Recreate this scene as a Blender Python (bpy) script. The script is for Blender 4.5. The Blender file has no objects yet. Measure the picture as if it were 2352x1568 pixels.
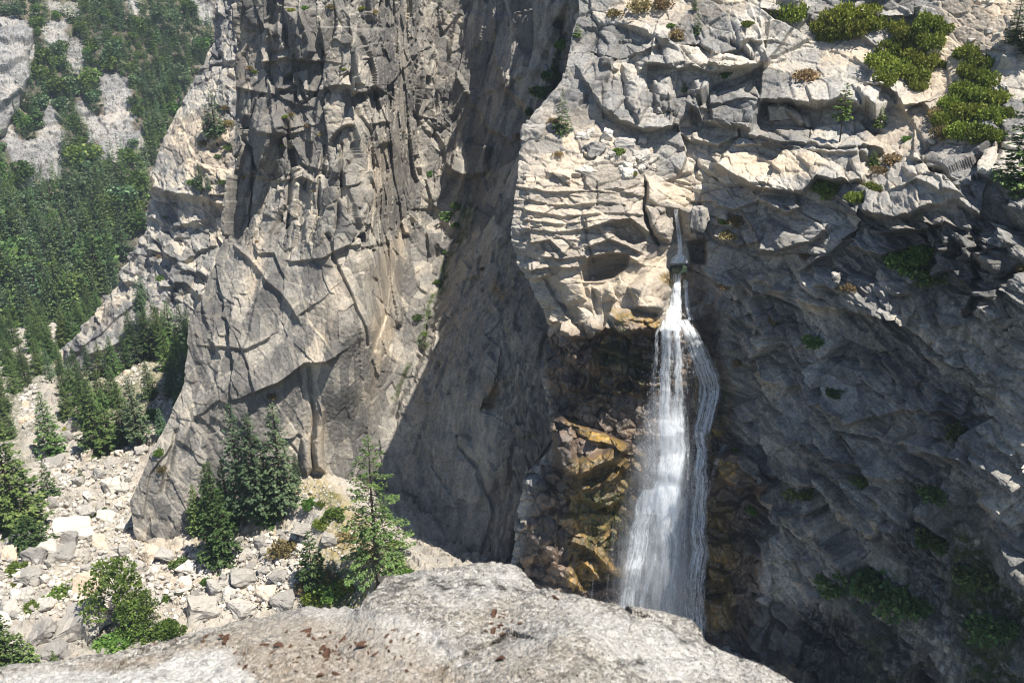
import bpy, math, random
import numpy as np
from mathutils import Vector, Matrix
from mathutils.bvhtree import BVHTree

# ------------------------------------------------------------------ basics
S = bpy.context.scene
COL = S.collection
FPX = 2308.0
PIT = math.radians(24.0)
CP, SP = math.cos(PIT), math.sin(PIT)
rng = np.random.default_rng(7)
random.seed(7)


def ray(px, py):
    """view ray with unit depth, world axes (camera at the origin, +Y ahead)"""
    x = (np.asarray(px, float) - 1176.0) / FPX
    y = (784.0 - np.asarray(py, float)) / FPX
    return np.stack([x + 0 * y, CP + y * SP + 0 * x, -SP + y * CP + 0 * x], -1)


def at(px, py, Y):
    r = ray(px, py)
    return r * (np.asarray(Y, float) / r[..., 1])[..., None]


def atz(px, py, z):
    r = ray(px, py)
    return r * (np.asarray(z, float) / r[..., 2])[..., None]


def project(P):
    P = np.asarray(P, float)
    d = P[..., 1] * CP - P[..., 2] * SP
    u = P[..., 1] * SP + P[..., 2] * CP
    return 1176 + FPX * P[..., 0] / d, 784 - FPX * u / d, d


def smooth(a, b, x):
    t = np.clip((x - a) / (b - a), 0, 1)
    return t * t * (3 - 2 * t)


# ------------------------------------------------------------------ noise
def hsh(ix, iy, iz, s):
    h = (ix.astype(np.uint32) * np.uint32(374761393) + iy.astype(np.uint32) * np.uint32(668265263)
         + iz.astype(np.uint32) * np.uint32(2246822519) + np.uint32((s * 3266489917) & 0xffffffff))
    h = (h ^ (h >> np.uint32(13))) * np.uint32(1274126177)
    h = (h ^ (h >> np.uint32(15))) * np.uint32(2246822519)
    return h ^ (h >> np.uint32(16))


def u01(h, k=0):
    if k:
        h = (h ^ np.uint32((k * 2654435761) & 0xffffffff)) * np.uint32(1597334677)
        h = h ^ (h >> np.uint32(14))
    return (h & np.uint32(0xffffff)).astype(np.float32) / np.float32(0xffffff)


def vnoise(P, s):
    B = np.floor(P).astype(np.int64)
    f = (P - B).astype(np.float32)
    f = f * f * f * (f * (f * 6 - 15) + 10)
    out = 0
    for a in (0, 1):
        for b in (0, 1):
            for c in (0, 1):
                w = (f[:, 0] if a else 1 - f[:, 0]) * (f[:, 1] if b else 1 - f[:, 1]) * (f[:, 2] if c else 1 - f[:, 2])
                out = out + w * u01(hsh(B[:, 0] + a, B[:, 1] + b, B[:, 2] + c, s))
    return out * 2 - 1


def fbm(P, size, s, octv=4, gain=0.5):
    out, amp = 0, 1.0
    Q = P / np.asarray(size, float)
    for o in range(octv):
        out = out + amp * vnoise(Q + 17.3 * o, s + 31 * o)
        Q = Q * 2.03
        amp *= gain
    return out


def cells(P, size, s, R=None, warp=0.25):
    """nearest jittered cell: F1, F2-F1, hash of the cell, offset from its centre (in cell units)"""
    Q = P @ R if R is not None else P
    Q = Q / np.asarray(size, float)
    if warp:
        W = np.stack([fbm(Q, 1.1, s + 5 + k, 2) for k in range(3)], -1)
        Q = Q + warp * W
    B = np.floor(Q).astype(np.int64)
    n = len(Q)
    f1 = np.full(n, 9e9, np.float32)
    f2 = f1.copy()
    hid = np.zeros(n, np.uint32)
    rel = np.zeros((n, 3), np.float32)
    for a in (-1, 0, 1):
        for b in (-1, 0, 1):
            for c in (-1, 0, 1):
                I = B + np.array([a, b, c])
                h = hsh(I[:, 0], I[:, 1], I[:, 2], s)
                C = np.stack([u01(h, 1), u01(h, 2), u01(h, 3)], -1)
                D = (Q - I - C).astype(np.float32)
                d = np.sqrt((D * D).sum(1))
                m = d < f1
                f2 = np.where(m, f1, np.minimum(f2, d))
                f1 = np.where(m, d, f1)
                hid = np.where(m, h, hid)
                rel[m] = D[m]
    return f1, f2 - f1, hid, rel


TONE = []


def blocks(P, size, s, step=1.0, tilt=1.0, crack=0.3, cw=0.06, R=None, warp=0.25, tz=1.0):
    """fractured rock: every cell is a flat facet with its own offset and tilt, parted by cracks"""
    f1, e, h, rel = cells(P, size, s, R, warp)
    TONE.append(u01(h, 21))
    off = (u01(h, 11) - 0.5) * 2 * step
    g = np.stack([u01(h, 12), u01(h, 13), u01(h, 14)], -1) - 0.5
    g[:, 2] *= tz
    return off + 2 * tilt * (g * rel).sum(1) - crack * np.exp(-e / cw)


def rotm(axis, deg):
    return np.array(Matrix.Rotation(math.radians(deg), 3, axis))


# ------------------------------------------------------------------ thin plate
def tps(pts, vals, lam=0.0):
    X = np.asarray(pts, float)
    n = len(X)
    D = np.sqrt(((X[:, None] - X[None]) ** 2).sum(-1)) + 1e-9
    K = D * D * np.log(D)
    A = np.zeros((n + 3, n + 3))
    A[:n, :n] = K + lam * np.eye(n)
    A[:n, n] = 1
    A[:n, n + 1:] = X
    A[n:, :n] = A[:n, n:].T
    w = np.linalg.solve(A, np.concatenate([np.asarray(vals, float), [0, 0, 0]]))

    def f(Q):
        Q = np.asarray(Q, float)
        out = np.empty(len(Q))
        for i in range(0, len(Q), 20000):
            q = Q[i:i + 20000]
            d = np.sqrt(((q[:, None] - X[None]) ** 2).sum(-1)) + 1e-9
            out[i:i + 20000] = (d * d * np.log(d)) @ w[:n] + w[n] + q @ w[n + 1:]
        return out
    return f


# ------------------------------------------------------------------ traced outlines
def polydist(px, py, pts, closed):
    """distance to a polyline, signed side (+ = left of travel in picture axes), whether nearest is an end"""
    pts = np.asarray(pts, float)
    if closed:
        pts = np.vstack([pts, pts[:1]])
    best = np.full(px.shape, 1e9)
    side = np.zeros(px.shape)
    end = np.zeros(px.shape, bool)
    m = len(pts) - 1
    for i in range(m):
        a, b = pts[i], pts[i + 1]
        ab = b - a
        L2 = (ab ** 2).sum() + 1e-9
        t0 = ((px - a[0]) * ab[0] + (py - a[1]) * ab[1]) / L2
        t = np.clip(t0, 0, 1)
        dx, dy = px - a[0] - t * ab[0], py - a[1] - t * ab[1]
        d = np.hypot(dx, dy)
        k = d < best - 1e-6
        best = np.where(k, d, best)
        side = np.where(k, np.sign(ab[0] * dy - ab[1] * dx), side)
        if not closed:
            e = ((i == 0) & (t0 < 0)) | ((i == m - 1) & (t0 > 1))
            end = np.where(k, e, end)
    return best, side, end


def inside(px, py, pts):
    r = np.zeros(px.shape, bool)
    n = len(pts)
    for i in range(n):
        x1, y1 = pts[i]
        x2, y2 = pts[(i + 1) % n]
        if y1 == y2:
            continue
        c = ((y1 > py) != (y2 > py)) & (px < (x2 - x1) * (py - y1) / (y2 - y1) + x1)
        r ^= c
    return r


def pmask(px, py, pts, soft=8.0):
    """1 inside the outline, falling to 0 over `soft` pixels outside/inside of it"""
    out = np.zeros(px.shape)
    a = np.asarray(pts, float)
    lo, hi = a.min(0) - soft, a.max(0) + soft
    k = (px > lo[0]) & (px < hi[0]) & (py > lo[1]) & (py < hi[1])
    if not k.any():
        return out
    x, y = px[k], py[k]
    d, _, _ = polydist(x, y, pts, True)
    sd = np.where(inside(x, y, pts), d, -d)
    out[k] = smooth(-soft, soft, sd)
    return out


def relief(px, py, feats):
    """sum of traced features: metres towards the viewer.
    ('ledge', pts, amp, fall): the side above (or left of) the line stands out by amp and falls back over `fall` px
    ('crack', pts, amp, width)   ('slab', pts, amp, soft, tilt_x, tilt_y)   ('dome', pts, amp)"""
    out = np.zeros(px.shape)
    for f in feats:
        kind, pts = f[0], f[1]
        a = np.asarray(pts, float)
        if kind == 'ledge':
            amp, fall = f[2], f[3]
            lo, hi = a.min(0) - 4 * fall, a.max(0) + 4 * fall
            k = (px > lo[0]) & (px < hi[0]) & (py > lo[1]) & (py < hi[1])
            if not k.any():
                continue
            d, sd, end = polydist(px[k], py[k], pts, False)
            w = np.where(sd < 0, np.exp(-d / fall), np.exp(-(d / (1.4 + 1.2 * abs(amp))) ** 2))
            w = np.where(end, w * np.exp(-d / (0.25 * fall)), w)
            out[k] += amp * w
        elif kind == 'crack':
            amp, wd = f[2], f[3]
            lo, hi = a.min(0) - 4 * wd, a.max(0) + 4 * wd
            k = (px > lo[0]) & (px < hi[0]) & (py > lo[1]) & (py < hi[1])
            if not k.any():
                continue
            d, _, _ = polydist(px[k], py[k], pts, False)
            out[k] -= amp * np.exp(-(d / wd) ** 2)
        elif kind == 'slab':
            amp, soft = f[2], f[3]
            tx, ty = (f[4], f[5]) if len(f) > 5 else (0, 0)
            c = a.mean(0)
            k = pmask(px, py, pts, soft)
            out += k * (amp + tx * (px - c[0]) + ty * (py - c[1]))
        elif kind == 'dome':
            lo, hi = a.min(0), a.max(0)
            k = inside(px, py, pts)
            if not k.any():
                continue
            d, _, _ = polydist(px[k], py[k], pts, True)
            m = d.max() + 1e-6
            q = np.clip(d / m, 0, 1)
            out[k] += f[2] * np.sqrt(1 - (1 - q) ** 2)
    return out


def interp(tab, v, k=0):
    """tab: [(y, x), ...]"""
    t = np.asarray(tab, float)
    return np.interp(v, t[:, 0], t[:, 1])


# ------------------------------------------------------------------ objects
def tag(o, label=None, cat=None, group=None, kind=None):
    if label: o['label'] = label
    if cat: o['category'] = cat
    if group: o['group'] = group
    if kind: o['kind'] = kind
    return o


def mesh(name, V, F, mat=None, smooth_=False, cols=None, uv=None):
    """V (n,3), F (m,3|4) or a list of such arrays -> mesh datablock"""
    Fs = F if isinstance(F, list) else [F]
    Fs = [np.asarray(f, np.int32) for f in Fs if len(f)]
    me = bpy.data.meshes.new(name)
    V = np.asarray(V, np.float32)
    me.vertices.add(len(V))
    me.vertices.foreach_set('co', V.ravel())
    nl = sum(f.size for f in Fs)
    me.loops.add(nl)
    idx = np.concatenate([f.ravel() for f in Fs])
    me.loops.foreach_set('vertex_index', idx)
    np_ = sum(len(f) for f in Fs)
    me.polygons.add(np_)
    tot = np.concatenate([np.full(len(f), f.shape[1], np.int32) for f in Fs])
    st = np.concatenate([[0], np.cumsum(tot)[:-1]]).astype(np.int32)
    me.polygons.foreach_set('loop_start', st)
    me.polygons.foreach_set('use_smooth', np.full(np_, bool(smooth_)))
    if cols:
        for nm, C in cols.items():
            a = me.color_attributes.new(nm, 'FLOAT_COLOR', 'POINT')
            a.data.foreach_set('color', np.asarray(C, np.float32).ravel())
    if uv is not None:
        l = me.uv_layers.new(name='flow')
        l.data.foreach_set('uv', np.asarray(uv, np.float32)[idx].ravel())
    me.update(calc_edges=True)
    me.validate()
    if mat: me.materials.append(mat)
    return me


def obj(name, me, parent=None, loc=None):
    o = bpy.data.objects.new(name, me)
    COL.objects.link(o)
    if parent: o.parent = parent
    if loc is not None: o.location = loc
    return o


def empty(name, loc, label, cat, group=None, rz=0.0):
    o = bpy.data.objects.new(name, None)
    COL.objects.link(o)
    o.empty_display_size = 0.5
    o.location = loc
    o.rotation_euler = (0, 0, rz)
    return tag(o, label, cat, group)


def gridfaces(nr, nc):
    i = np.arange(nr - 1)[:, None] * nc + np.arange(nc - 1)[None]
    i = i.ravel()
    return np.stack([i, i + 1, i + nc + 1, i + nc], -1)


def normals(P):
    a = np.gradient(P, axis=0)
    b = np.gradient(P, axis=1)
    n = np.cross(a, b)
    n /= np.linalg.norm(n, axis=-1, keepdims=True) + 1e-9
    s = np.sign((n * -P).sum(-1, keepdims=True))
    s[s == 0] = 1
    return n * s


def soft(a, nr):
    g = a.reshape(nr, -1)
    for ax in (0, 1):
        p = np.pad(g, [(1, 1) if k == ax else (0, 0) for k in (0, 1)], 'edge')
        g = (p[:-2] + 2 * p[1:-1] + p[2:]) / 4 if ax == 0 else (p[:, :-2] + 2 * p[:, 1:-1] + p[:, 2:]) / 4
    return g.ravel()


TREES = {}   # name -> BVH


def sheet(name, left, right, y0, y1, step, ctrl, feats, disp, masks, mat, wrap=0.0, wraps=7, jag=4.0, tonef=lambda T: 0.5 * T[0] + 0.5 * T[1]):
    ys = np.arange(y0, y1 + step, step)
    L, Rr = interp(left, ys), interp(right, ys)
    nc = int((Rr - L).max() / step) + 2
    t = np.linspace(0, 1, nc)
    px = L[:, None] + t[None] * (Rr - L)[:, None]
    py = np.repeat(ys[:, None], nc, 1)
    ex = np.zeros_like(px)
    if wrap:
        k = np.arange(wraps, 0, -1)
        px = np.hstack([px[:, :1] + 3.0 * k[None], px])
        py = np.hstack([np.repeat(py[:, :1], wraps, 1), py])
        ex = np.hstack([np.repeat((wrap * k / wraps)[None], len(ys), 0), ex])
    c = np.asarray(ctrl, float)
    f = tps(c[:, :2] / 100, c[:, 2], 0.003)
    Y = f(np.stack([px.ravel(), py.ravel()], -1) / 100).reshape(px.shape)
    P = at(px, py, Y)
    N = normals(P)
    nr, ncc = px.shape
    flat = P.reshape(-1, 3)
    wx = fbm(flat, 5.0, 901, 3) * jag
    wy = fbm(flat, 5.0, 977, 3) * jag
    qx, qy = px.ravel() + 1.6 * jag * fbm(flat, 13.0, 903, 2, 0.35), py.ravel() + 1.6 * jag * fbm(flat, 13.0, 979, 2, 0.35)
    d = relief(qx, qy, feats)
    r = ray(px, py).reshape(-1, 3)
    r /= np.linalg.norm(r, axis=1, keepdims=True)
    n = N.reshape(-1, 3)
    TONE.clear()
    amp = disp(flat, px.ravel(), py.ravel())
    tone = tonef(TONE)
    # faces seen edge-on are pushed along the slope of the face, not sideways, so that rows do not fold over each other
    k_ = smooth(0.25, 0.65, np.abs((n * r).sum(1)))[:, None]
    n = n * k_ - r * (1 - k_)
    n /= np.linalg.norm(n, axis=1, keepdims=True)
    amp, d = soft(amp, nr), soft(d, nr)
    flat = flat - r * d[:, None] + n * amp[:, None] + r * ex.ravel()[:, None]
    qx, qy = px.ravel() + 2.2 * wx, py.ravel() + 2.2 * wy
    cols = {k: masks_rgba(qx, qy, v) for k, v in masks.items()}
    cols['cover'][:, 3] = tone
    F = gridfaces(nr, ncc)
    me = mesh(name, flat, F, mat, False, cols)
    o = obj(name, me)
    TREES[name] = BVHTree.FromPolygons(flat.tolist(), F.tolist())
    return o


def masks_rgba(px, py, spec):
    out = np.zeros((len(px), 4), np.float32)
    for ch, pts, soft, val in spec:
        out[:, ch] = np.maximum(out[:, ch], pmask(px, py, pts, soft) * val)
    return out


def hit(px, py, names):
    r = Vector(ray(px, py)).normalized()
    best = None
    for n in names:
        h = TREES[n].ray_cast(Vector((0, 0, 0)), r)
        if h[0] is not None and (best is None or h[3] < best[3]):
            best = h
    return best


def height_for(B, top_py):
    B = np.asarray(B, float)
    k = (784 - top_py) / FPX
    return (k * (B[1] * CP - B[2] * SP) - (B[1] * SP + B[2] * CP)) / (CP + k * SP)
STEP = 1.5
DENOISE = True
HAZE = 0.00008

# ------------------------------------------------------------------ materials
class NT:
    def __init__(s, name):
        s.m = bpy.data.materials.new(name)
        s.m.use_nodes = True
        s.t = s.m.node_tree
        s.t.nodes.clear()
        s.out = s.n('ShaderNodeOutputMaterial')

    def n(s, typ, **kw):
        nd = s.t.nodes.new(typ)
        for k, v in kw.items():
            if k.startswith('i_'):
                key = k[2:]
                key = int(key) if key.isdigit() else key.replace('_', ' ')
                s.put(nd.inputs[key], v)
            else:
                setattr(nd, k, v)
        return nd

    def put(s, sock, v):
        if isinstance(v, bpy.types.NodeSocket):
            s.t.links.new(v, sock)
        else:
            sock.default_value = v

    def noise(s, vec, scale, detail=4, rough=0.55, dist=0.0):
        nd = s.n('ShaderNodeTexNoise', i_Scale=scale, i_Detail=detail, i_Roughness=rough, i_Distortion=dist)
        s.t.links.new(vec, nd.inputs['Vector'])
        return nd.outputs['Fac']

    def ramp(s, fac, stops, interp='LINEAR'):
        nd = s.n('ShaderNodeValToRGB')
        cr = nd.color_ramp
        cr.interpolation = interp
        while len(cr.elements) > 1:
            cr.elements.remove(cr.elements[-1])
        for i, (p, c) in enumerate(stops):
            e = cr.elements[0] if i == 0 else cr.elements.new(p)
            e.position = p
            if isinstance(c, (int, float)): c = (c, c, c)
            e.color = (*c, 1) if len(c) == 3 else c
        s.t.links.new(fac, nd.inputs['Fac'])
        return nd.outputs['Color']

    def mix(s, fac, a, b, typ='MIX'):
        nd = s.n('ShaderNodeMix', data_type='RGBA', blend_type=typ)
        s.put(nd.inputs[0], fac)
        for sock, v in ((nd.inputs[6], a), (nd.inputs[7], b)):
            if isinstance(v, tuple) and len(v) == 3: v = (*v, 1)
            s.put(sock, v)
        return nd.outputs[2]

    def math(s, op, a, b=0.0, clamp=False):
        nd = s.n('ShaderNodeMath', operation=op, use_clamp=clamp)
        s.put(nd.inputs[0], a)
        s.put(nd.inputs[1], b)
        return nd.outputs[0]

    def mapping(s, vec, scale=(1, 1, 1), rot=(0, 0, 0), loc=(0, 0, 0)):
        nd = s.n('ShaderNodeMapping', i_Scale=scale, i_Rotation=rot, i_Location=loc)
        s.t.links.new(vec, nd.inputs['Vector'])
        return nd.outputs[0]

    def pos(s):
        return s.n('ShaderNodeNewGeometry').outputs['Position']

    def bump(s, h, strength, dist, normal=None):
        nd = s.n('ShaderNodeBump', i_Strength=strength, i_Distance=dist)
        s.t.links.new(h, nd.inputs['Height'])
        if normal is not None: s.t.links.new(normal, nd.inputs['Normal'])
        return nd.outputs[0]

    def surf(s, color, rough=0.9, normal=None, spec=0.25):
        b = s.n('ShaderNodeBsdfPrincipled')
        s.put(b.inputs['Base Color'], (*color, 1) if isinstance(color, tuple) and len(color) == 3 else color)
        s.put(b.inputs['Roughness'], rough)
        s.put(b.inputs['Specular IOR Level'], spec)
        if normal is not None: s.t.links.new(normal, b.inputs['Normal'])
        s.t.links.new(b.outputs[0], s.out.inputs['Surface'])
        return s.m


def rock_mat(name, light, dark, varnish, tan, scale=1.0, streak=0.35, streak_rot=(0, 0, 0), lichen=0.35, masks=True,
             soil=(0.40, 0.33, 0.25), wetc=(0.06, 0.043, 0.03), vsc=(0.5, 0.5, 0.05), bumpd=0.35, tonek=0.9, soil2=(0.5, 0.44, 0.36),
             tramp=((0.2, (0.36, 0.37, 0.39)), (0.4, (0.62, 0.62, 0.62)), (0.55, (0.92, 0.91, 0.89)), (0.78, (1.28, 1.2, 1.08)))):
    t = NT(name)
    p = t.pos()
    big = t.noise(p, 0.045 * scale, 5, 0.6)
    mid = t.noise(p, 0.28 * scale, 6, 0.65)
    fine = t.noise(p, 2.2 * scale, 5, 0.7)
    c = t.mix(t.ramp(big, [(0.35, 0), (0.65, 1)]), dark, light)
    c = t.mix(t.math('MULTIPLY', t.ramp(mid, [(0.46, 0), (0.66, 1)]), 0.55), c, tan)
    # water and varnish streaks that run down the face
    sp = t.mapping(p, vsc, streak_rot)
    st = t.noise(sp, 1.0 * scale, 5, 0.6, 0.3)
    c = t.mix(t.math('MULTIPLY', t.ramp(st, [(0.5, 0), (0.68, 1)]), streak), c, varnish)
    # grey-black lichen in specks and patches
    li = t.noise(p, 0.9 * scale, 7, 0.75)
    c = t.mix(t.math('MULTIPLY', t.ramp(li, [(0.52, 0), (0.62, 1)]), lichen), c, (0.085, 0.085, 0.08))
    c = t.mix(0.6, c, t.ramp(fine, [(0.25, 0.55), (0.5, 1.0), (0.75, 1.3)]), 'MULTIPLY')
    rough = 0.92
    spec = 0.2
    if masks:
        a = t.n('ShaderNodeVertexColor', layer_name='stain')
        sep = t.n('ShaderNodeSeparateColor')
        t.t.links.new(a.outputs['Color'], sep.inputs[0])
        warm, wet, ochre = sep.outputs[0], sep.outputs[1], sep.outputs[2]
        brk = t.ramp(t.noise(t.mapping(p, (1, 1, 0.3)), 0.8, 5, 0.7), [(0.36, 0.12), (0.58, 1)])
        wn = t.noise(p, 0.35, 5, 0.65)
        wc = t.mix(t.ramp(wn, [(0.35, 0), (0.65, 1)]), wetc, (0.16, 0.105, 0.07))
        c = t.mix(t.math('MULTIPLY', warm, 0.8), c, t.mix(0.5, (0.56, 0.46, 0.34), t.ramp(fine, [(0.3, 0.5), (0.7, 1.1)]), 'MULTIPLY'))
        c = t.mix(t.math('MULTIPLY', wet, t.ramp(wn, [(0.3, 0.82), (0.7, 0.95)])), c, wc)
        oc = t.mix(t.ramp(t.noise(p, 0.9, 4, 0.6), [(0.4, 0), (0.62, 1)]), (0.15, 0.115, 0.028), (0.42, 0.26, 0.065))
        c = t.mix(t.math('MULTIPLY', ochre, brk), c, oc)
        b = t.n('ShaderNodeVertexColor', layer_name='cover')
        s2 = t.n('ShaderNodeSeparateColor')
        t.t.links.new(b.outputs['Color'], s2.inputs[0])
        dirt, black, moss = s2.outputs[0], s2.outputs[1], s2.outputs[2]
        sc = t.mix(t.ramp(t.noise(p, 0.8, 5, 0.7), [(0.4, 0), (0.65, 1)]), soil, soil2)
        c = t.mix(t.math('MULTIPLY', dirt, brk), c, sc)
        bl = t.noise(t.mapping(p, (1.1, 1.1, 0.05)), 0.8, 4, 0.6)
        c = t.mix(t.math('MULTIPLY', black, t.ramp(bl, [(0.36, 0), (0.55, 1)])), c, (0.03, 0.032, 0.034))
        tone = t.math('ADD', b.outputs['Alpha'], t.math('MULTIPLY', t.math('SUBTRACT', t.noise(p, 1.1 * scale, 6, 0.7), 0.5), 0.55))
        tr_ = t.ramp(tone, list(tramp))
        c = t.mix(t.math('SUBTRACT', tonek, t.math('MULTIPLY', warm, 0.3)), c, tr_, 'MULTIPLY')
        mo = t.mix(t.ramp(t.noise(p, 1.3, 4, 0.7), [(0.4, 0), (0.65, 1)]), (0.018, 0.035, 0.010), (0.07, 0.10, 0.02))
        c = t.mix(t.math('MULTIPLY', moss, t.ramp(t.noise(p, 0.5, 5, 0.7), [(0.4, 0), (0.55, 1)])), c, mo)
        rough = t.math('SUBTRACT', 0.92, t.math('MULTIPLY', wet, 0.62))
        spec = t.math('ADD', 0.2, t.math('MULTIPLY', wet, 0.4))
    h = t.math('ADD', t.math('MULTIPLY', fine, 0.35), t.math('MULTIPLY', t.noise(p, 0.9 * scale, 7, 0.75), 1.0))
    nrm = t.bump(h, 0.8, bumpd)
    return t.surf(c, rough, nrm, spec)


def leaf_mat(name, a, b, c_, trans=0.25, back=(0.10, 0.16, 0.03)):
    t = NT(name)
    g = t.n('ShaderNodeNewGeometry')
    oi = t.n('ShaderNodeObjectInfo')
    col = t.ramp(g.outputs['Random Per Island'], [(0.0, a), (0.6, b), (1.0, c_)])
    tn = t.n('ShaderNodeVertexColor', layer_name='tone')
    tsep = t.n('ShaderNodeSeparateColor')
    t.t.links.new(tn.outputs['Color'], tsep.inputs[0])
    rnd = t.math('FRACT', t.math('ADD', oi.outputs['Random'], tsep.outputs[0]))
    hs = t.n('ShaderNodeHueSaturation')
    t.put(hs.inputs['Color'], col)
    t.put(hs.inputs['Value'], t.math('ADD', 0.62, t.math('MULTIPLY', rnd, 0.85)))
    t.put(hs.inputs['Hue'], t.math('SUBTRACT', 0.515, t.math('MULTIPLY', t.math('FRACT', t.math('MULTIPLY', rnd, 7.3)), 0.045)))
    col = hs.outputs[0]
    b1 = t.n('ShaderNodeBsdfPrincipled')
    t.put(b1.inputs['Base Color'], col)
    t.put(b1.inputs['Roughness'], 0.6)
    t.put(b1.inputs['Specular IOR Level'], 0.3)
    tr = t.n('ShaderNodeBsdfTranslucent')
    t.put(tr.inputs['Color'], t.mix(0.5, col, back))
    mx = t.n('ShaderNodeMixShader')
    t.put(mx.inputs[0], trans)
    t.t.links.new(b1.outputs[0], mx.inputs[1])
    t.t.links.new(tr.outputs[0], mx.inputs[2])
    t.t.links.new(mx.outputs[0], t.out.inputs['Surface'])
    return t.m


def bark_mat(name, a, b):
    t = NT(name)
    p = t.n('ShaderNodeTexCoord').outputs['Object']
    f = t.noise(t.mapping(p, (6, 6, 1.2)), 1.0, 5, 0.7)
    c = t.mix(t.ramp(f, [(0.35, 0), (0.65, 1)]), a, b)
    return t.surf(c, 0.95, t.bump(f, 0.8, 0.1), 0.1)


M = {}
M['cliff'] = rock_mat('granite_cliff', (0.36, 0.34, 0.305), (0.23, 0.222, 0.21), (0.14, 0.138, 0.135), (0.41, 0.365, 0.30), streak=0.5,
                      vsc=(0.35, 0.35, 0.035), streak_rot=(0, 0.25, 0), tramp=((0.22, (0.40, 0.40, 0.41)), (0.45, (0.60, 0.59, 0.57)), (0.62, (0.88, 0.86, 0.82)), (0.82, (1.22, 1.16, 1.06))))
M['buttress'] = rock_mat('granite_buttress', (0.46, 0.445, 0.41), (0.29, 0.285, 0.275), (0.15, 0.148, 0.145), (0.50, 0.44, 0.355), streak=0.3, lichen=0.5,
                         vsc=(0.3, 0.3, 0.08))
M['rib'] = rock_mat('granite_rib', (0.36, 0.35, 0.32), (0.24, 0.235, 0.23), (0.16, 0.16, 0.16), (0.44, 0.385, 0.305), streak=0.25, lichen=0.3, scale=0.6)
M['valley'] = rock_mat('valley_slope_ground', (0.17, 0.15, 0.12), (0.09, 0.08, 0.06), (0.07, 0.06, 0.05), (0.17, 0.14, 0.10), streak=0.1, lichen=0.4, scale=0.35,
                       soil=(0.30, 0.30, 0.30), soil2=(0.36, 0.355, 0.345), bumpd=1.0, tonek=0.5)
M['bed'] = rock_mat('gorge_bed', tonek=0.0, light=(0.42, 0.39, 0.34), dark=(0.28, 0.26, 0.23), varnish=(0.18, 0.165, 0.145), tan=(0.42, 0.355, 0.27), streak=0.1, lichen=0.12, vsc=(0.5, 0.5, 0.5),
                    soil=(0.20, 0.16, 0.05), soil2=(0.36, 0.29, 0.14))
M['boulder'] = None
M['needle'] = leaf_mat('fir_needles', (0.035, 0.075, 0.022), (0.08, 0.145, 0.038), (0.17, 0.24, 0.075))
M['needle_blue'] = leaf_mat('grey_fir_needles', (0.038, 0.08, 0.04), (0.085, 0.145, 0.07), (0.165, 0.23, 0.115))
M['leaf'] = leaf_mat('broad_leaves', (0.055, 0.11, 0.02), (0.10, 0.18, 0.035), (0.19, 0.27, 0.06), 0.35)
M['manzanita'] = leaf_mat('manzanita_leaves', (0.085, 0.12, 0.016), (0.165, 0.21, 0.028), (0.27, 0.30, 0.05), 0.3, (0.2, 0.22, 0.04))
M['dry'] = leaf_mat('dry_brush', (0.13, 0.105, 0.05), (0.22, 0.17, 0.07), (0.34, 0.27, 0.12), 0.25, (0.3, 0.25, 0.1))
M['bark'] = bark_mat('fir_bark', (0.05, 0.038, 0.03), (0.11, 0.085, 0.07))
M['deadwood'] = bark_mat('grey_deadwood', (0.14, 0.09, 0.06), (0.30, 0.25, 0.2))


def boulder_mat(name, light, dark):
    t = NT(name)
    p = t.pos()
    oi = t.n('ShaderNodeObjectInfo').outputs['Random']
    isl = t.n('ShaderNodeNewGeometry').outputs['Random Per Island']
    r = t.math('FRACT', t.math('ADD', oi, isl))
    c = t.ramp(r, [(0.0, dark), (0.5, light), (0.8, tuple(min(1, x * 1.12) for x in light)), (1.0, (0.52, 0.42, 0.31))])
    c = t.mix(0.7, c, t.ramp(t.noise(p, 1.6, 6, 0.7), [(0.3, 0.62), (0.5, 1.0), (0.7, 1.15)]), 'MULTIPLY')
    h = t.noise(p, 1.4, 7, 0.7)
    return t.surf(c, 0.9, t.bump(h, 0.7, 0.25), 0.2)


M['boulder'] = boulder_mat('pale_granite_boulder', (0.50, 0.465, 0.405), (0.30, 0.285, 0.26))
M['grey_boulder'] = boulder_mat('grey_granite_boulder', (0.34, 0.315, 0.275), (0.24, 0.225, 0.205))


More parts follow.
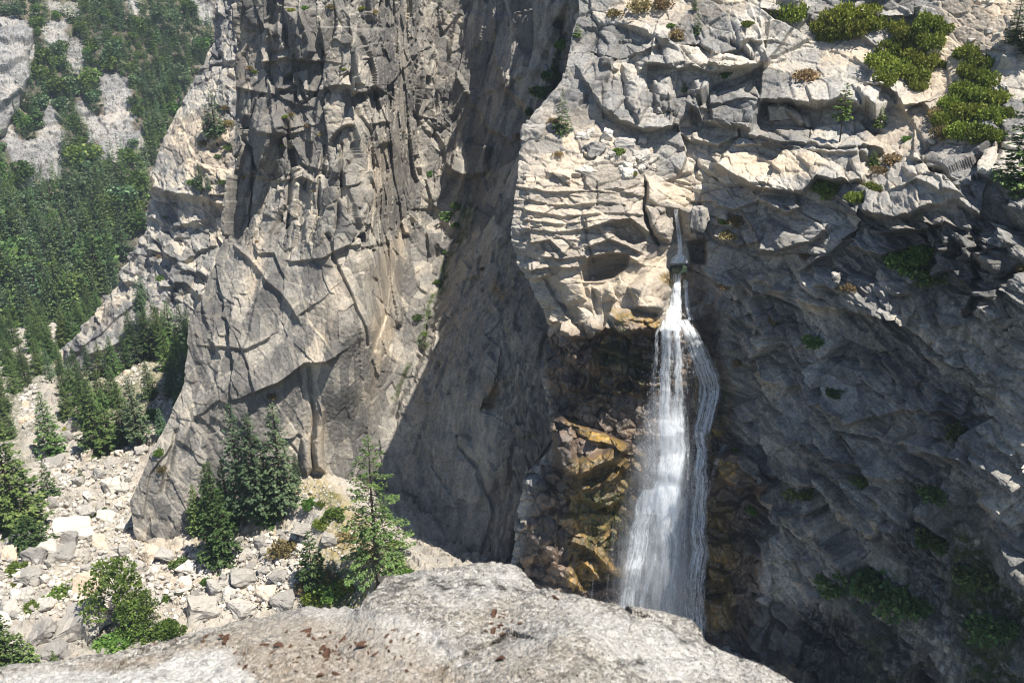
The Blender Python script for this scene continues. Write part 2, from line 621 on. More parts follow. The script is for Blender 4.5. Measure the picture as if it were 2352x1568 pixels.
def ledge_mat():
    t = NT('coarse_granite_ledge')
    p = t.pos()
    v = t.n('ShaderNodeTexVoronoi', i_Scale=92.0)
    t.put(v.inputs['Vector'], p)
    sep = t.n('ShaderNodeSeparateColor')
    t.t.links.new(v.outputs['Color'], sep.inputs[0])
    g = t.ramp(sep.outputs[0], [(0.0, (0.03, 0.03, 0.03)), (0.17, (0.12, 0.118, 0.11)), (0.28, (0.33, 0.315, 0.285)), (0.55, (0.47, 0.445, 0.40)),
                                (0.8, (0.60, 0.58, 0.54)), (0.93, (0.70, 0.69, 0.67)), (1.0, (0.50, 0.36, 0.24))], 'CONSTANT')
    v2 = t.n('ShaderNodeTexVoronoi', i_Scale=40.0)
    t.put(v2.inputs['Vector'], p)
    s2 = t.n('ShaderNodeSeparateColor')
    t.t.links.new(v2.outputs['Color'], s2.inputs[0])
    g = t.mix(0.22, g, t.ramp(s2.outputs[1], [(0, (0.42, 0.39, 0.34)), (0.35, (0.56, 0.52, 0.45)), (0.8, (0.68, 0.66, 0.62)), (1, (0.32, 0.27, 0.21))], 'CONSTANT'))
    a = t.n('ShaderNodeVertexColor', layer_name='stain')
    sp = t.n('ShaderNodeSeparateColor')
    t.t.links.new(a.outputs['Color'], sp.inputs[0])
    speck = t.ramp(t.noise(p, 165.0, 2, 0.5), [(0.56, 0), (0.62, 0.85)])
    g = t.mix(speck, g, (0.035, 0.034, 0.033))
    gnoise = t.noise(p, 14.0, 6, 0.75)
    # grey-white clean crust
    c = t.mix(t.math('MULTIPLY', sp.outputs[0], t.ramp(gnoise, [(0.35, 0.35), (0.55, 0.95)])), g,
              t.mix(0.5, (0.70, 0.70, 0.68), t.ramp(sep.outputs[1], [(0.0, 0.12), (0.25, 0.6), (0.6, 0.95), (1, 1.15)]), 'MULTIPLY'))
    # grit and dust
    c = t.mix(t.math('MULTIPLY', sp.outputs[1], t.ramp(gnoise, [(0.3, 0.2), (0.6, 0.75)])), c,
              t.mix(0.6, (0.40, 0.33, 0.255), t.ramp(sep.outputs[2], [(0, 0.45), (0.5, 1), (1, 1.3)]), 'MULTIPLY'))
    # black lichen
    ln = t.noise(p, 22.0, 6, 0.8)
    c = t.mix(t.math('MULTIPLY', sp.outputs[2], t.ramp(ln, [(0.44, 0), (0.56, 1)])), c, (0.045, 0.043, 0.038))
    gl = t.ramp(t.noise(p, 9.0, 7, 0.8), [(0.60, 0), (0.68, 0.8)])
    c = t.mix(gl, c, (0.10, 0.095, 0.085))
    lc = t.noise(p, 2.3, 4, 0.6)
    c = t.mix(t.math('MULTIPLY', t.ramp(lc, [(0.42, 0), (0.62, 1)]), 0.35), c, (0.44, 0.425, 0.40))
    h = t.math('ADD', t.math('MULTIPLY', v.outputs['Distance'], -0.4), t.math('MULTIPLY', t.noise(p, 60, 4, 0.7), 0.8))
    c = t.mix(1.0, c, (0.69, 0.675, 0.65), 'MULTIPLY')
    return t.surf(c, 0.85, t.bump(h, 0.9, 0.012), 0.3)


def water_mat():
    """falling water: white strands that thin out to nothing between them"""
    t = NT('falling_water')
    uv = t.n('ShaderNodeUVMap', uv_map='flow').outputs[0]
    a = t.n('ShaderNodeVertexColor', layer_name='strands')
    sp = t.n('ShaderNodeSeparateColor')
    t.t.links.new(a.outputs['Color'], sp.inputs[0])
    s1 = t.noise(t.mapping(uv, (1.5, 0.075, 1)), 1.0, 5, 0.62, 0.4)
    s2 = t.noise(t.mapping(uv, (5.5, 0.45, 1), (0, 0, 0), (7, 3, 0)), 1.0, 4, 0.7, 0.6)
    s3 = t.noise(t.mapping(uv, (3.0, 1.6, 1), (0, 0, 0), (17, 3, 0)), 1.0, 5, 0.75, 0.5)
    s = t.math('ADD', t.math('MULTIPLY', s1, 0.42), t.math('ADD', t.math('MULTIPLY', s2, 0.32), t.math('MULTIPLY', s3, 0.26)))
    # density shifts the threshold
    lo = t.math('SUBTRACT', 0.64, t.math('MULTIPLY', sp.outputs[0], 0.34))
    al = t.math('DIVIDE', t.math('SUBTRACT', s, lo), 0.19, True)
    al = t.math('MULTIPLY', t.math('MULTIPLY', al, al), sp.outputs[1], True)
    d = t.n('ShaderNodeBsdfDiffuse', i_Color=(0.86, 0.90, 0.94, 1))
    tr = t.n('ShaderNodeBsdfTranslucent', i_Color=(0.86, 0.90, 0.94, 1))
    m1 = t.n('ShaderNodeMixShader', i_0=0.45)
    t.t.links.new(d.outputs[0], m1.inputs[1])
    t.t.links.new(tr.outputs[0], m1.inputs[2])
    tp = t.n('ShaderNodeBsdfTransparent')
    m2 = t.n('ShaderNodeMixShader')
    t.put(m2.inputs[0], al)
    t.t.links.new(tp.outputs[0], m2.inputs[1])
    t.t.links.new(m1.outputs[0], m2.inputs[2])
    t.t.links.new(m2.outputs[0], t.out.inputs['Surface'])
    return t.m


def pool_mat(name, col):
    t = NT(name)
    p = t.pos()
    n = t.noise(p, 1.2, 3, 0.5)
    c = t.mix(t.ramp(t.noise(p, 0.5, 4, 0.6), [(0.4, 0), (0.6, 1)]), col, tuple(x * 0.5 for x in col))
    return t.surf(c, 0.08, t.bump(n, 0.25, 0.1), 0.5)


M['ledge'] = ledge_mat()
M['water'] = water_mat()
t_ = NT('water_drops')
M['drops'] = t_.surf((0.88, 0.92, 0.95), 0.3, None, 0.5)
M['pool'] = pool_mat('stream_pool', (0.03, 0.035, 0.022))
M['amber_pool'] = pool_mat('amber_pool', (0.22, 0.12, 0.03))
M['green_pool'] = pool_mat('green_pool', (0.05, 0.075, 0.05))
t_ = NT('bark_chip')
pp = t_.n('ShaderNodeTexCoord').outputs['Object']
M['chip'] = t_.surf(t_.mix(t_.ramp(t_.noise(pp, 60, 5, 0.7), [(0.35, 0), (0.65, 1)]), (0.04, 0.022, 0.014), (0.11, 0.058, 0.034)), 0.85)

# ------------------------------------------------------------------ camera, light, air
cam = bpy.data.cameras.new('camera')
cam.sensor_width = 36.0
cam.lens = FPX / 2352.0 * 36.0
cam.clip_start = 0.1
cam.clip_end = 6000
cam.dof.use_dof = True
cam.dof.focus_distance = 230.0
cam.dof.aperture_fstop = 9.0
camo = bpy.data.objects.new('camera', cam)
COL.objects.link(camo)
camo.rotation_euler = (math.pi / 2 - PIT, 0, 0)
S.camera = camo

SUN_EL, SUN_AZ = 65.0, 122.0
w = bpy.data.worlds.new('World')
S.world = w
w.use_nodes = True
nt = w.node_tree
nt.nodes.clear()
sky = nt.nodes.new('ShaderNodeTexSky')
sky.sky_type = 'NISHITA'
sky.sun_disc = False
sky.sun_elevation = math.radians(SUN_EL)
sky.sun_rotation = math.radians(SUN_AZ)
sky.altitude = 1500
bg = nt.nodes.new('ShaderNodeBackground')
bg.inputs['Strength'].default_value = 0.08
wo = nt.nodes.new('ShaderNodeOutputWorld')
nt.links.new(sky.outputs[0], bg.inputs[0])
nt.links.new(bg.outputs[0], wo.inputs[0])
sun = bpy.data.lights.new('sun', 'SUN')
sun.energy = 4.6
sun.angle = math.radians(0.5)
sun.color = (1.0, 0.945, 0.86)
suno = bpy.data.objects.new('sun', sun)
COL.objects.link(suno)
el, az = math.radians(SUN_EL), math.radians(SUN_AZ)
sd = Vector((math.cos(el) * math.sin(az), math.cos(el) * math.cos(az), math.sin(el)))
suno.rotation_euler = sd.to_track_quat('Z', 'Y').to_euler()
suno.location = (60, -40, 120)
S.view_settings.view_transform = 'Standard'
S.view_settings.look = 'None'
S.view_settings.exposure = 0.92
S.view_settings.gamma = 1.0
S.cycles.use_denoising = DENOISE
S.cycles.filter_width = 1.05
S.cycles.max_bounces = 6
S.cycles.diffuse_bounces = 3
S.cycles.transparent_max_bounces = 24
S.cycles.volume_bounces = 0

# ------------------------------------------------------------------ gorge cliff (the tall middle wall and the shaded slab beside it)
cliff_left = [(-40, 548), (60, 552), (150, 545), (215, 532), (290, 540), (400, 531), (470, 520), (560, 508), (650, 472), (720, 447), (800, 436), (880, 425),
              (950, 390), (1050, 342), (1150, 302), (1250, 318), (1420, 330)]
cliff_ctrl = [
    (545, -40, 292), (545, 150, 288), (540, 300, 285), (525, 420, 280), (505, 570, 275), (470, 650, 270), (440, 760, 262), (425, 880, 256), (380, 980, 250),
    (335, 1060, 246), (300, 1160, 242), (320, 1250, 239), (330, 1420, 236),
    (620, -40, 284), (620, 300, 277), (610, 600, 266), (540, 880, 250), (480, 1100, 243),
    (700, -40, 286), (700, 150, 283), (700, 300, 277), (700, 450, 271), (700, 600, 263), (690, 750, 255), (680, 900, 249), (690, 1000, 247), (690, 1100, 244), (690, 1250, 241), (690, 1420, 238),
    (850, -40, 292), (850, 150, 288), (850, 300, 282), (850, 450, 275), (850, 600, 267), (850, 750, 257), (820, 900, 252), (800, 1000, 250), (790, 1100, 246), (780, 1300, 240),
    (1045, -40, 345), (1015, 100, 340), (985, 250, 332), (962, 400, 320), (950, 520, 309), (935, 640, 293), (908, 760, 279), (880, 900, 265), (868, 1000, 258),
    (885, 1100, 252), (905, 1200, 245), (930, 1290, 237), (940, 1420, 229),
    (1330, -40, 288), (1320, 150, 284), (1250, 300, 284), (1230, 450, 274), (1180, 150, 308), (1180, -40, 312), (1120, 300, 310), (1100, 450, 302), (1090, 600, 285), (1060, 750, 266),
    (1050, 900, 249), (1060, 1050, 237), (1080, 1200, 228), (1100, 1420, 218), (1240, 600, 257), (1240, 750, 239), (1240, 900, 229), (1230, 1050, 222), (1220, 1200, 216), (1220, 1420, 208),
    (1330, 600, 252), (1330, 900, 228), (1330, 1200, 214), (1330, 1420, 206)]
cliff_feats = [
    # big buttress edges and chimneys of the middle wall (drawn downwards: the right side stands out; upwards: the left)
    ('ledge', [(628, 20), (632, 120), (625, 200), (640, 300)], 2.4, 50), ('ledge', [(690, 10), (705, 90), (700, 140)], 2.6, 40),
    ('ledge', [(735, 60), (740, 160), (728, 260), (705, 380)], 2.2, 40), ('ledge', [(800, 30), (812, 110), (806, 190)], 2.2, 40),
    ('crack', [(560, 300), (575, 380), (560, 520)], 2.5, 5), ('crack', [(660, 280), (665, 420), (650, 520)], 2.5, 5),
    ('crack', [(745, 330), (735, 450), (720, 560)], 2.2, 4), ('crack', [(790, 330), (780, 440), (770, 530)], 1.8, 4),
    ('ledge', [(640, 205), (720, 210), (800, 195)], 1.8, 25), ('ledge', [(600, 140), (660, 125), (720, 140)], 3.0, 30),
    # roof block on the right of the wall
    ('ledge', [(808, 205), (845, 202), (862, 190), (888, 212)], 5.0, 60), ('ledge', [(806, 100), (806, 206)], 2.5, 60),
    ('slab', [(860, 225), (895, 222), (900, 330), (870, 340)], 3.0, 6), ('ledge', [(862, 285), (895, 280)], 2.0, 20),
    ('ledge', [(540, 205), (600, 215), (640, 215), (660, 228), (710, 245)], 2.0, 30),
    ('ledge', [(560, 395), (640, 410), (690, 400), (720, 415)], 2.5, 40), ('ledge', [(600, 300), (640, 310), (700, 300)], 1.8, 30),
    ('dome', [(585, 265), (690, 265), (700, 380), (640, 410), (590, 390)], 3.0), ('dome', [(600, 60), (650, 55), (655, 110), (610, 120)], 3.0),
    ('dome', [(655, 25), (700, 20), (715, 120), (690, 145), (662, 110)], 4.5), ('dome', [(825, 60), (880, 70), (885, 130), (820, 130)], 2.0),
    ('dome', [(750, 330), (790, 330), (795, 400), (755, 410)], 2.0), ('dome', [(800, 430), (850, 440), (845, 520), (800, 520)], 1.5),
    # lower face: flakes and the diagonal corner
    ('ledge', [(545, 580), (585, 610), (610, 650), (650, 690), (680, 730)], 2.2, 60), ('ledge', [(480, 790), (560, 800), (620, 770)], 1.6, 50),
    ('ledge', [(660, 600), (740, 600), (800, 570), (880, 560)], 1.6, 40),
    ('crack', [(755, 545), (770, 610), (800, 660), (830, 730), (850, 790)], 1.8, 4),
    ('ledge', [(590, 900), (640, 880), (690, 838), (740, 835), (762, 822)], 3.2, 90), ('ledge', [(590, 900), (640, 880), (690, 838), (740, 835), (762, 822)], 1.5, 15),
    ('crack', [(700, 850), (718, 930), (722, 1010)], 2.0, 5),
    ('dome', [(735, 925), (748, 940), (745, 1090), (720, 1085), (715, 1000)], 5.0), ('dome', [(690, 1010), (715, 1000), (720, 1080), (702, 1105), (688, 1080)], 4.0),
    ('ledge', [(465, 700), (500, 820), (490, 900), (445, 960)], 2.2, 50), ('ledge', [(540, 700), (520, 800), (470, 900), (400, 1010)], 2.0, 40),
    ('ledge', [(600, 640), (575, 760), (520, 880), (480, 960)], 1.6, 45),
    ('crack', [(395, 990), (385, 1060), (375, 1130)], 2.0, 6), ('ledge', [(330, 1180), (345, 1090), (385, 1020)], 1.5, 30),
    ('crack', [(860, 640), (880, 720), (870, 800)], 1.5, 5), ('ledge', [(905, 600), (892, 680), (880, 760), (862, 850)], 0.9, 30),
    ('ledge', [(1050, 30), (1035, 130), (1000, 200), (965, 270)], 3.0, 40),
    # shaded recess: overlapping plates
    ('ledge', [(1130, 40), (1150, 150), (1200, 250), (1240, 300)], 4.0, 70), ('ledge', [(1060, 180), (1110, 270), (1160, 330), (1225, 300)], 3.0, 50),
    ('ledge', [(1040, 395), (1075, 405), (1110, 385), (1120, 340)], 5.0, 50), ('ledge', [(1000, 300), (1030, 360), (1060, 420)], 2.5, 40),
    ('slab', [(1060, 410), (1115, 400), (1110, 470), (1060, 480)], -2.5, 8), ('ledge', [(960, 380), (1000, 470), (1040, 540)], 2.0, 40),
    ('ledge', [(1090, 480), (1060, 530), (1010, 560)], 3.0, 40), ('crack', [(1045, 540), (1020, 640), (985, 740), (930, 870), (905, 960)], 2.5, 8),
    ('ledge', [(1240, 140), (1200, 180), (1170, 200)], 2.5, 60), ('crack', [(1290, 60), (1300, 130), (1285, 200)], 6, 14),
    # the great slab: long curved seams
    ('ledge', [(1120, 770), (1160, 800), (1150, 860), (1110, 940)], -2.0, 45), ('ledge', [(1100, 940), (1120, 900), (1150, 870)], 3.0, 20),
    ('crack', [(1050, 1000), (1100, 1080), (1130, 1180), (1120, 1260)], 2.0, 4), ('crack', [(960, 1000), (1000, 1080), (1050, 1150)], 1.4, 3), ('ledge', [(1010, 820), (985, 930), (960, 1050)], 0.8, 30), ('ledge', [(1060, 1060), (1035, 1150), (1010, 1260)], 0.9, 30), ('crack', [(1090, 640), (1050, 760), (1000, 900), (950, 1040)], 1.2, 4),
    ('ledge', [(985, 760), (955, 850), (915, 950)], 1.2, 25), ('crack', [(1165, 560), (1150, 700), (1180, 820)], 1.5, 7),
    ('ledge', [(1180, 640), (1170, 760), (1200, 900), (1205, 1000)], 1.5, 30), ('crack', [(1120, 1200), (1095, 1290), (1080, 1350)], 1.6, 6),
    ('ledge', [(870, 1010), (880, 1090), (900, 1180)], 1.2, 20),
]


def cliff_disp(P, px, py):
    R1 = rotm('Y', 10) @ rotm('Z', 15)
    lowL = pmask(px, py, [(300, 560), (640, 560), (760, 640), (740, 900), (680, 1260), (250, 1260)], 40)
    slabm = pmask(px, py, [(1060, 560), (1180, 560), (1260, 800), (1210, 1400), (900, 1400), (880, 1010), (960, 780)], 30)
    smoothW = pmask(px, py, [(580, 600), (740, 560), (860, 580), (870, 900), (800, 1120), (690, 1080), (640, 860), (560, 820)], 40)
    recess = pmask(px, py, [(1040, -60), (1340, -60), (1240, 320), (1180, 560), (1020, 560), (950, 480), (985, 250)], 30)
    up = smooth(640, 520, py)
    A = np.clip(0.42 + 0.75 * up - 0.25 * smoothW, 0.15, 1.1) * (1 - 0.9 * slabm)
    R2 = rotm('Y', -28)          # joints that lean to the lower left
    d1 = blocks(P, (8, 8, 26), 3, 1.7, 3.0, 0.45, 0.03, R1, 0.1, 0.35)
    d2 = blocks(P, (3.8, 3.8, 9), 5, 0.8, 1.5, 0.3, 0.035, R1, 0.1, 0.6)
    d3 = blocks(P, (1.7, 1.7, 3.0), 9, 0.2, 0.42, 0.1, 0.05, R1, 0.12)
    e1 = blocks(P, (11, 11, 34), 13, 1.6, 2.6, 0.15, 0.03, R2, 0.12)
    e2 = blocks(P, (3.0, 4, 11), 15, 0.5, 0.9, 0.1, 0.04, R2, 0.12)
    d = A * (d1 + d2 + 0.9 * d3) * (1 - 0.75 * lowL) + 0.6 * lowL * (1 - 0.5 * smoothW) * (e1 + e2 + 0.45 * d3)
    # plates of the recess
    R3 = rotm('Y', 35)
    g1 = blocks(P, (16, 16, 32), 21, 2.4, 4.4, 0.4, 0.03, R3, 0.1, 0.5)
    d = d + recess * (0.9 * g1 - 0.6 * A * (d1 + d2))
    # long ribs of the slab, running down to the lower left
    Rs = rotm('Y', -22)
    s1 = blocks(P, (6, 6, 60), 31, 0.6, 1.5, 0.3, 0.05, Rs, 0.1)
    s2 = blocks(P, (1.6, 2, 22), 33, 0.2, 0.5, 0.12, 0.08, Rs, 0.1)
    d = d + slabm * (s1 + s2 + 0.25 * fbm(P, (2.5, 2.5, 8), 41, 3))
    for k in (0, 1):
        TONE[k] = TONE[k] * (1 - 0.8 * slabm) + 0.62 * slabm
    d = d + 0.10 * fbm(P, 0.9, 51, 3) * (1 - 0.6 * slabm) + (0.3 * up + 0.12) * fbm(P, 14, 53, 3)
    return d


cliff_masks = {
    'stain': [(0, [(760, 600), (800, 640), (780, 760), (720, 860), (690, 830), (740, 700)], 30, 0.5), (0, [(840, 330), (900, 330), (890, 420), (860, 480), (830, 420)], 30, 0.45),
              (0, [(730, 930), (745, 930), (745, 1090), (700, 1100), (705, 1000)], 10, 0.5), (0, [(880, 560), (935, 520), (900, 760), (862, 940), (845, 900)], 14, 0.6),
              (0, [(560, 560), (600, 540), (600, 660), (575, 680)], 15, 0.6),
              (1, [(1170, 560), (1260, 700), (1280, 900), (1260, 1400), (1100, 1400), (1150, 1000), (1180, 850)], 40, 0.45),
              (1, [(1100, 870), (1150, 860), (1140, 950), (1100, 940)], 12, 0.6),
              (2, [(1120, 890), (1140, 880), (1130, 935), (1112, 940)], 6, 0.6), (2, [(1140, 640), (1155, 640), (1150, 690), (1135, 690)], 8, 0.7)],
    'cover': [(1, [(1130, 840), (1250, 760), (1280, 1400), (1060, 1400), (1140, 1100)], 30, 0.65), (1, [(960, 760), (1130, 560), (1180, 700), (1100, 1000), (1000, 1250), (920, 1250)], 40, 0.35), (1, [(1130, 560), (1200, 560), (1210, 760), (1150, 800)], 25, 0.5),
              (1, [(730, 900), (870, 860), (860, 1040), (760, 1130)], 30, 0.35),
              (2, [(1045, 520), (1065, 530), (1030, 620), (1000, 700), (985, 690), (1010, 620)], 7, 1), (2, [(985, 690), (1000, 700), (975, 800), (960, 790)], 6, 0.9),
              (2, [(930, 830), (945, 840), (910, 930), (895, 920)], 6, 0.8), (2, [(1060, 470), (1090, 470), (1070, 530), (1050, 520)], 8, 0.9),
              (0, [(560, 100), (580, 100), (575, 200), (545, 200)], 10, 0.5)]}
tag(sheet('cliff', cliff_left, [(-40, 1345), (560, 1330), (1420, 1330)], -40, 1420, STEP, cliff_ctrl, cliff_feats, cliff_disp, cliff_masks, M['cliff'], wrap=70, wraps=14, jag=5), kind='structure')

# ------------------------------------------------------------------ rock rib beyond it on the left
rib_left = [(-40, 505), (40, 492), (100, 490), (150, 462), (200, 434), (270, 400), (330, 372), (400, 347), (430, 350), (470, 332), (520, 330), (570, 310), (620, 284), (670, 250), (730, 200), (790, 152), (845, 134), (900, 120)]
rib_ctrl = [(505, -40, 520), (490, 100, 505), (400, 270, 480), (347, 400, 470), (330, 500, 462), (310, 570, 458), (250, 670, 448), (150, 790, 436), (130, 900, 428),
            (560, -40, 500), (560, 150, 478), (480, 270, 466), (440, 400, 452), (430, 500, 450), (440, 600, 436), (380, 670, 428), (300, 790, 416), (280, 900, 408),
            (650, 0, 500), (650, 300, 455), (600, 500, 440), (600, 650, 420), (520, 800, 400), (500, 900, 392)]
rib_feats = [('ledge', [(345, 428), (380, 432), (420, 440), (470, 450), (520, 470)], 7, 40), ('slab', [(330, 440), (400, 445), (420, 480), (400, 540), (330, 520)], -3, 10),
             ('ledge', [(340, 500), (400, 520), (470, 500)], 4, 25), ('ledge', [(310, 585), (370, 575), (420, 590), (490, 560)], 4, 25),
             ('ledge', [(380, 560), (430, 620), (490, 640)], 4, 25), ('ledge', [(370, 660), (420, 650), (470, 680)], 5, 25),
             ('ledge', [(150, 820), (220, 770), (300, 700), (340, 680)], 3, 40), ('ledge', [(200, 815), (260, 790), (330, 760)], 6, 25),
             ('ledge', [(420, 180), (470, 160), (540, 130)], 3, 30), ('crack', [(480, 60), (520, 160), (530, 260)], 2, 4), ('ledge', [(500, 20), (510, 90), (520, 150)], 5, 25)]


def rib_disp(P, px, py):
    R = rotm('Y', 38)
    flat = pmask(px, py, [(350, 300), (470, 180), (480, 260), (420, 420), (345, 420)], 25) + pmask(px, py, [(130, 850), (330, 660), (350, 720), (220, 850)], 15)
    A = 0.62 - 0.5 * np.clip(flat, 0, 1)
    d = A * (blocks(P, (12, 12, 7), 61, 2.6, 3.6, 0.7, 0.04, R, 0.12) + blocks(P, (5, 5, 3.5), 63, 1.2, 1.7, 0.4, 0.06, R, 0.12))
    return d + (0.4 + 0.6 * A) * (blocks(P, (2.2, 2.2, 1.8), 65, 0.45, 0.6, 0.25, 0.1, R) + 0.2 * fbm(P, 1.2, 67, 3))


rib_masks = {'stain': [(0, [(400, 270), (470, 250), (540, 300), (520, 420), (440, 420), (380, 330)], 20, 0.7), (0, [(450, 380), (520, 380), (520, 560), (480, 560)], 20, 0.5),
                       (0, [(190, 740), (240, 690), (280, 700), (220, 760)], 10, 0.5)],
             'cover': [(0, [(400, 290), (450, 250), (530, 290), (530, 430), (470, 400)], 15, 0.9), (0, [(200, 740), (290, 650), (300, 690)], 8, 0.6)]}
tag(sheet('cliff_rib', rib_left, [(-40, 660), (500, 620), (660, 540), (900, 520)], -40, 900, STEP, rib_ctrl, rib_feats, rib_disp, rib_masks, M['rib'], wrap=60, wraps=8, jag=4), kind='structure')

# ------------------------------------------------------------------ the falls' massif: stepped slope, pale buttress, wet alcove, shaded cliff
mas_left = [(-320, 1352), (-170, 1338), (-40, 1325), (20, 1330), (60, 1318), (130, 1306), (200, 1292), (235, 1256), (262, 1228), (300, 1198), (345, 1192), (400, 1188), (470, 1180), (540, 1174), (600, 1186),
            (650, 1214), (700, 1240), (760, 1256), (850, 1238), (950, 1258), (1030, 1266), (1090, 1205), (1200, 1182), (1350, 1166), (1620, 1160)]
mas_ctrl = [
    (1345, -310, 292), (1700, -310, 278), (2100, -310, 262), (2450, -310, 242), (1338, -170, 273), (1700, -170, 260), (2100, -170, 244), (2450, -170, 224),
    (1325, -40, 256), (1500, -40, 250), (1700, -40, 243), (1900, -40, 236), (2100, -40, 227), (2352, -40, 213), (2450, -40, 207),
    (1300, 150, 238), (1450, 150, 236), (1600, 150, 232), (1800, 150, 226), (2000, 150, 219), (2200, 150, 208), (2420, 150, 195),
    (1215, 300, 223), (1350, 300, 221), (1500, 300, 221), (1700, 300, 216), (1900, 300, 208), (2100, 300, 199), (2420, 300, 181),
    (1190, 400, 213), (1300, 400, 211), (1450, 400, 211), (1560, 400, 214), (1700, 400, 209), (1850, 400, 200), (2050, 400, 188), (2250, 400, 175), (2420, 400, 165),
    (1180, 480, 209), (1300, 480, 207), (1450, 480, 207), (1550, 480, 210), (1600, 480, 210), (1700, 480, 205), (1850, 480, 194), (2050, 480, 179), (2250, 480, 166), (2420, 480, 155),
    (1180, 600, 207), (1300, 600, 204), (1450, 600, 204), (1560, 600, 208), (1620, 600, 207), (1750, 600, 203), (1850, 600, 190), (2050, 600, 175), (2250, 600, 161), (2420, 600, 150),
    (1240, 720, 206), (1350, 720, 202), (1500, 720, 200), (1560, 720, 204), (1620, 720, 206), (1680, 720, 205), (1750, 720, 201), (1850, 720, 187), (2050, 720, 172), (2250, 720, 158), (2420, 720, 147),
    (1240, 850, 207), (1350, 850, 203.5), (1480, 850, 201.5), (1545, 850, 200.5), (1600, 850, 206), (1655, 850, 206.5), (1750, 850, 199), (1850, 850, 186), (2050, 850, 170), (2250, 850, 157), (2420, 850, 146),
    (1260, 1000, 203.5), (1350, 1000, 201), (1480, 1000, 199.5), (1545, 1000, 198), (1600, 1000, 201), (1680, 1000, 203), (1750, 1000, 195), (1850, 1000, 185), (2050, 1000, 168), (2250, 1000, 155), (2420, 1000, 145),
    (1195, 1150, 204), (1300, 1150, 199), (1450, 1150, 197.5), (1530, 1150, 196), (1600, 1150, 198), (1700, 1150, 198), (1760, 1150, 193), (1850, 1150, 184), (2050, 1150, 167), (2250, 1150, 154), (2420, 1150, 144),
    (1170, 1300, 202), (1300, 1300, 196.5), (1450, 1300, 195), (1520, 1300, 194), (1600, 1300, 195), (1700, 1300, 195), (1760, 1300, 191), (1850, 1300, 183), (2050, 1300, 166), (2250, 1300, 153), (2420, 1300, 143),
    (1165, 1620, 197), (1300, 1620, 193), (1600, 1620, 190), (1750, 1620, 188), (1850, 1620, 181), (2050, 1620, 164), (2250, 1620, 151), (2420, 1620, 141)]
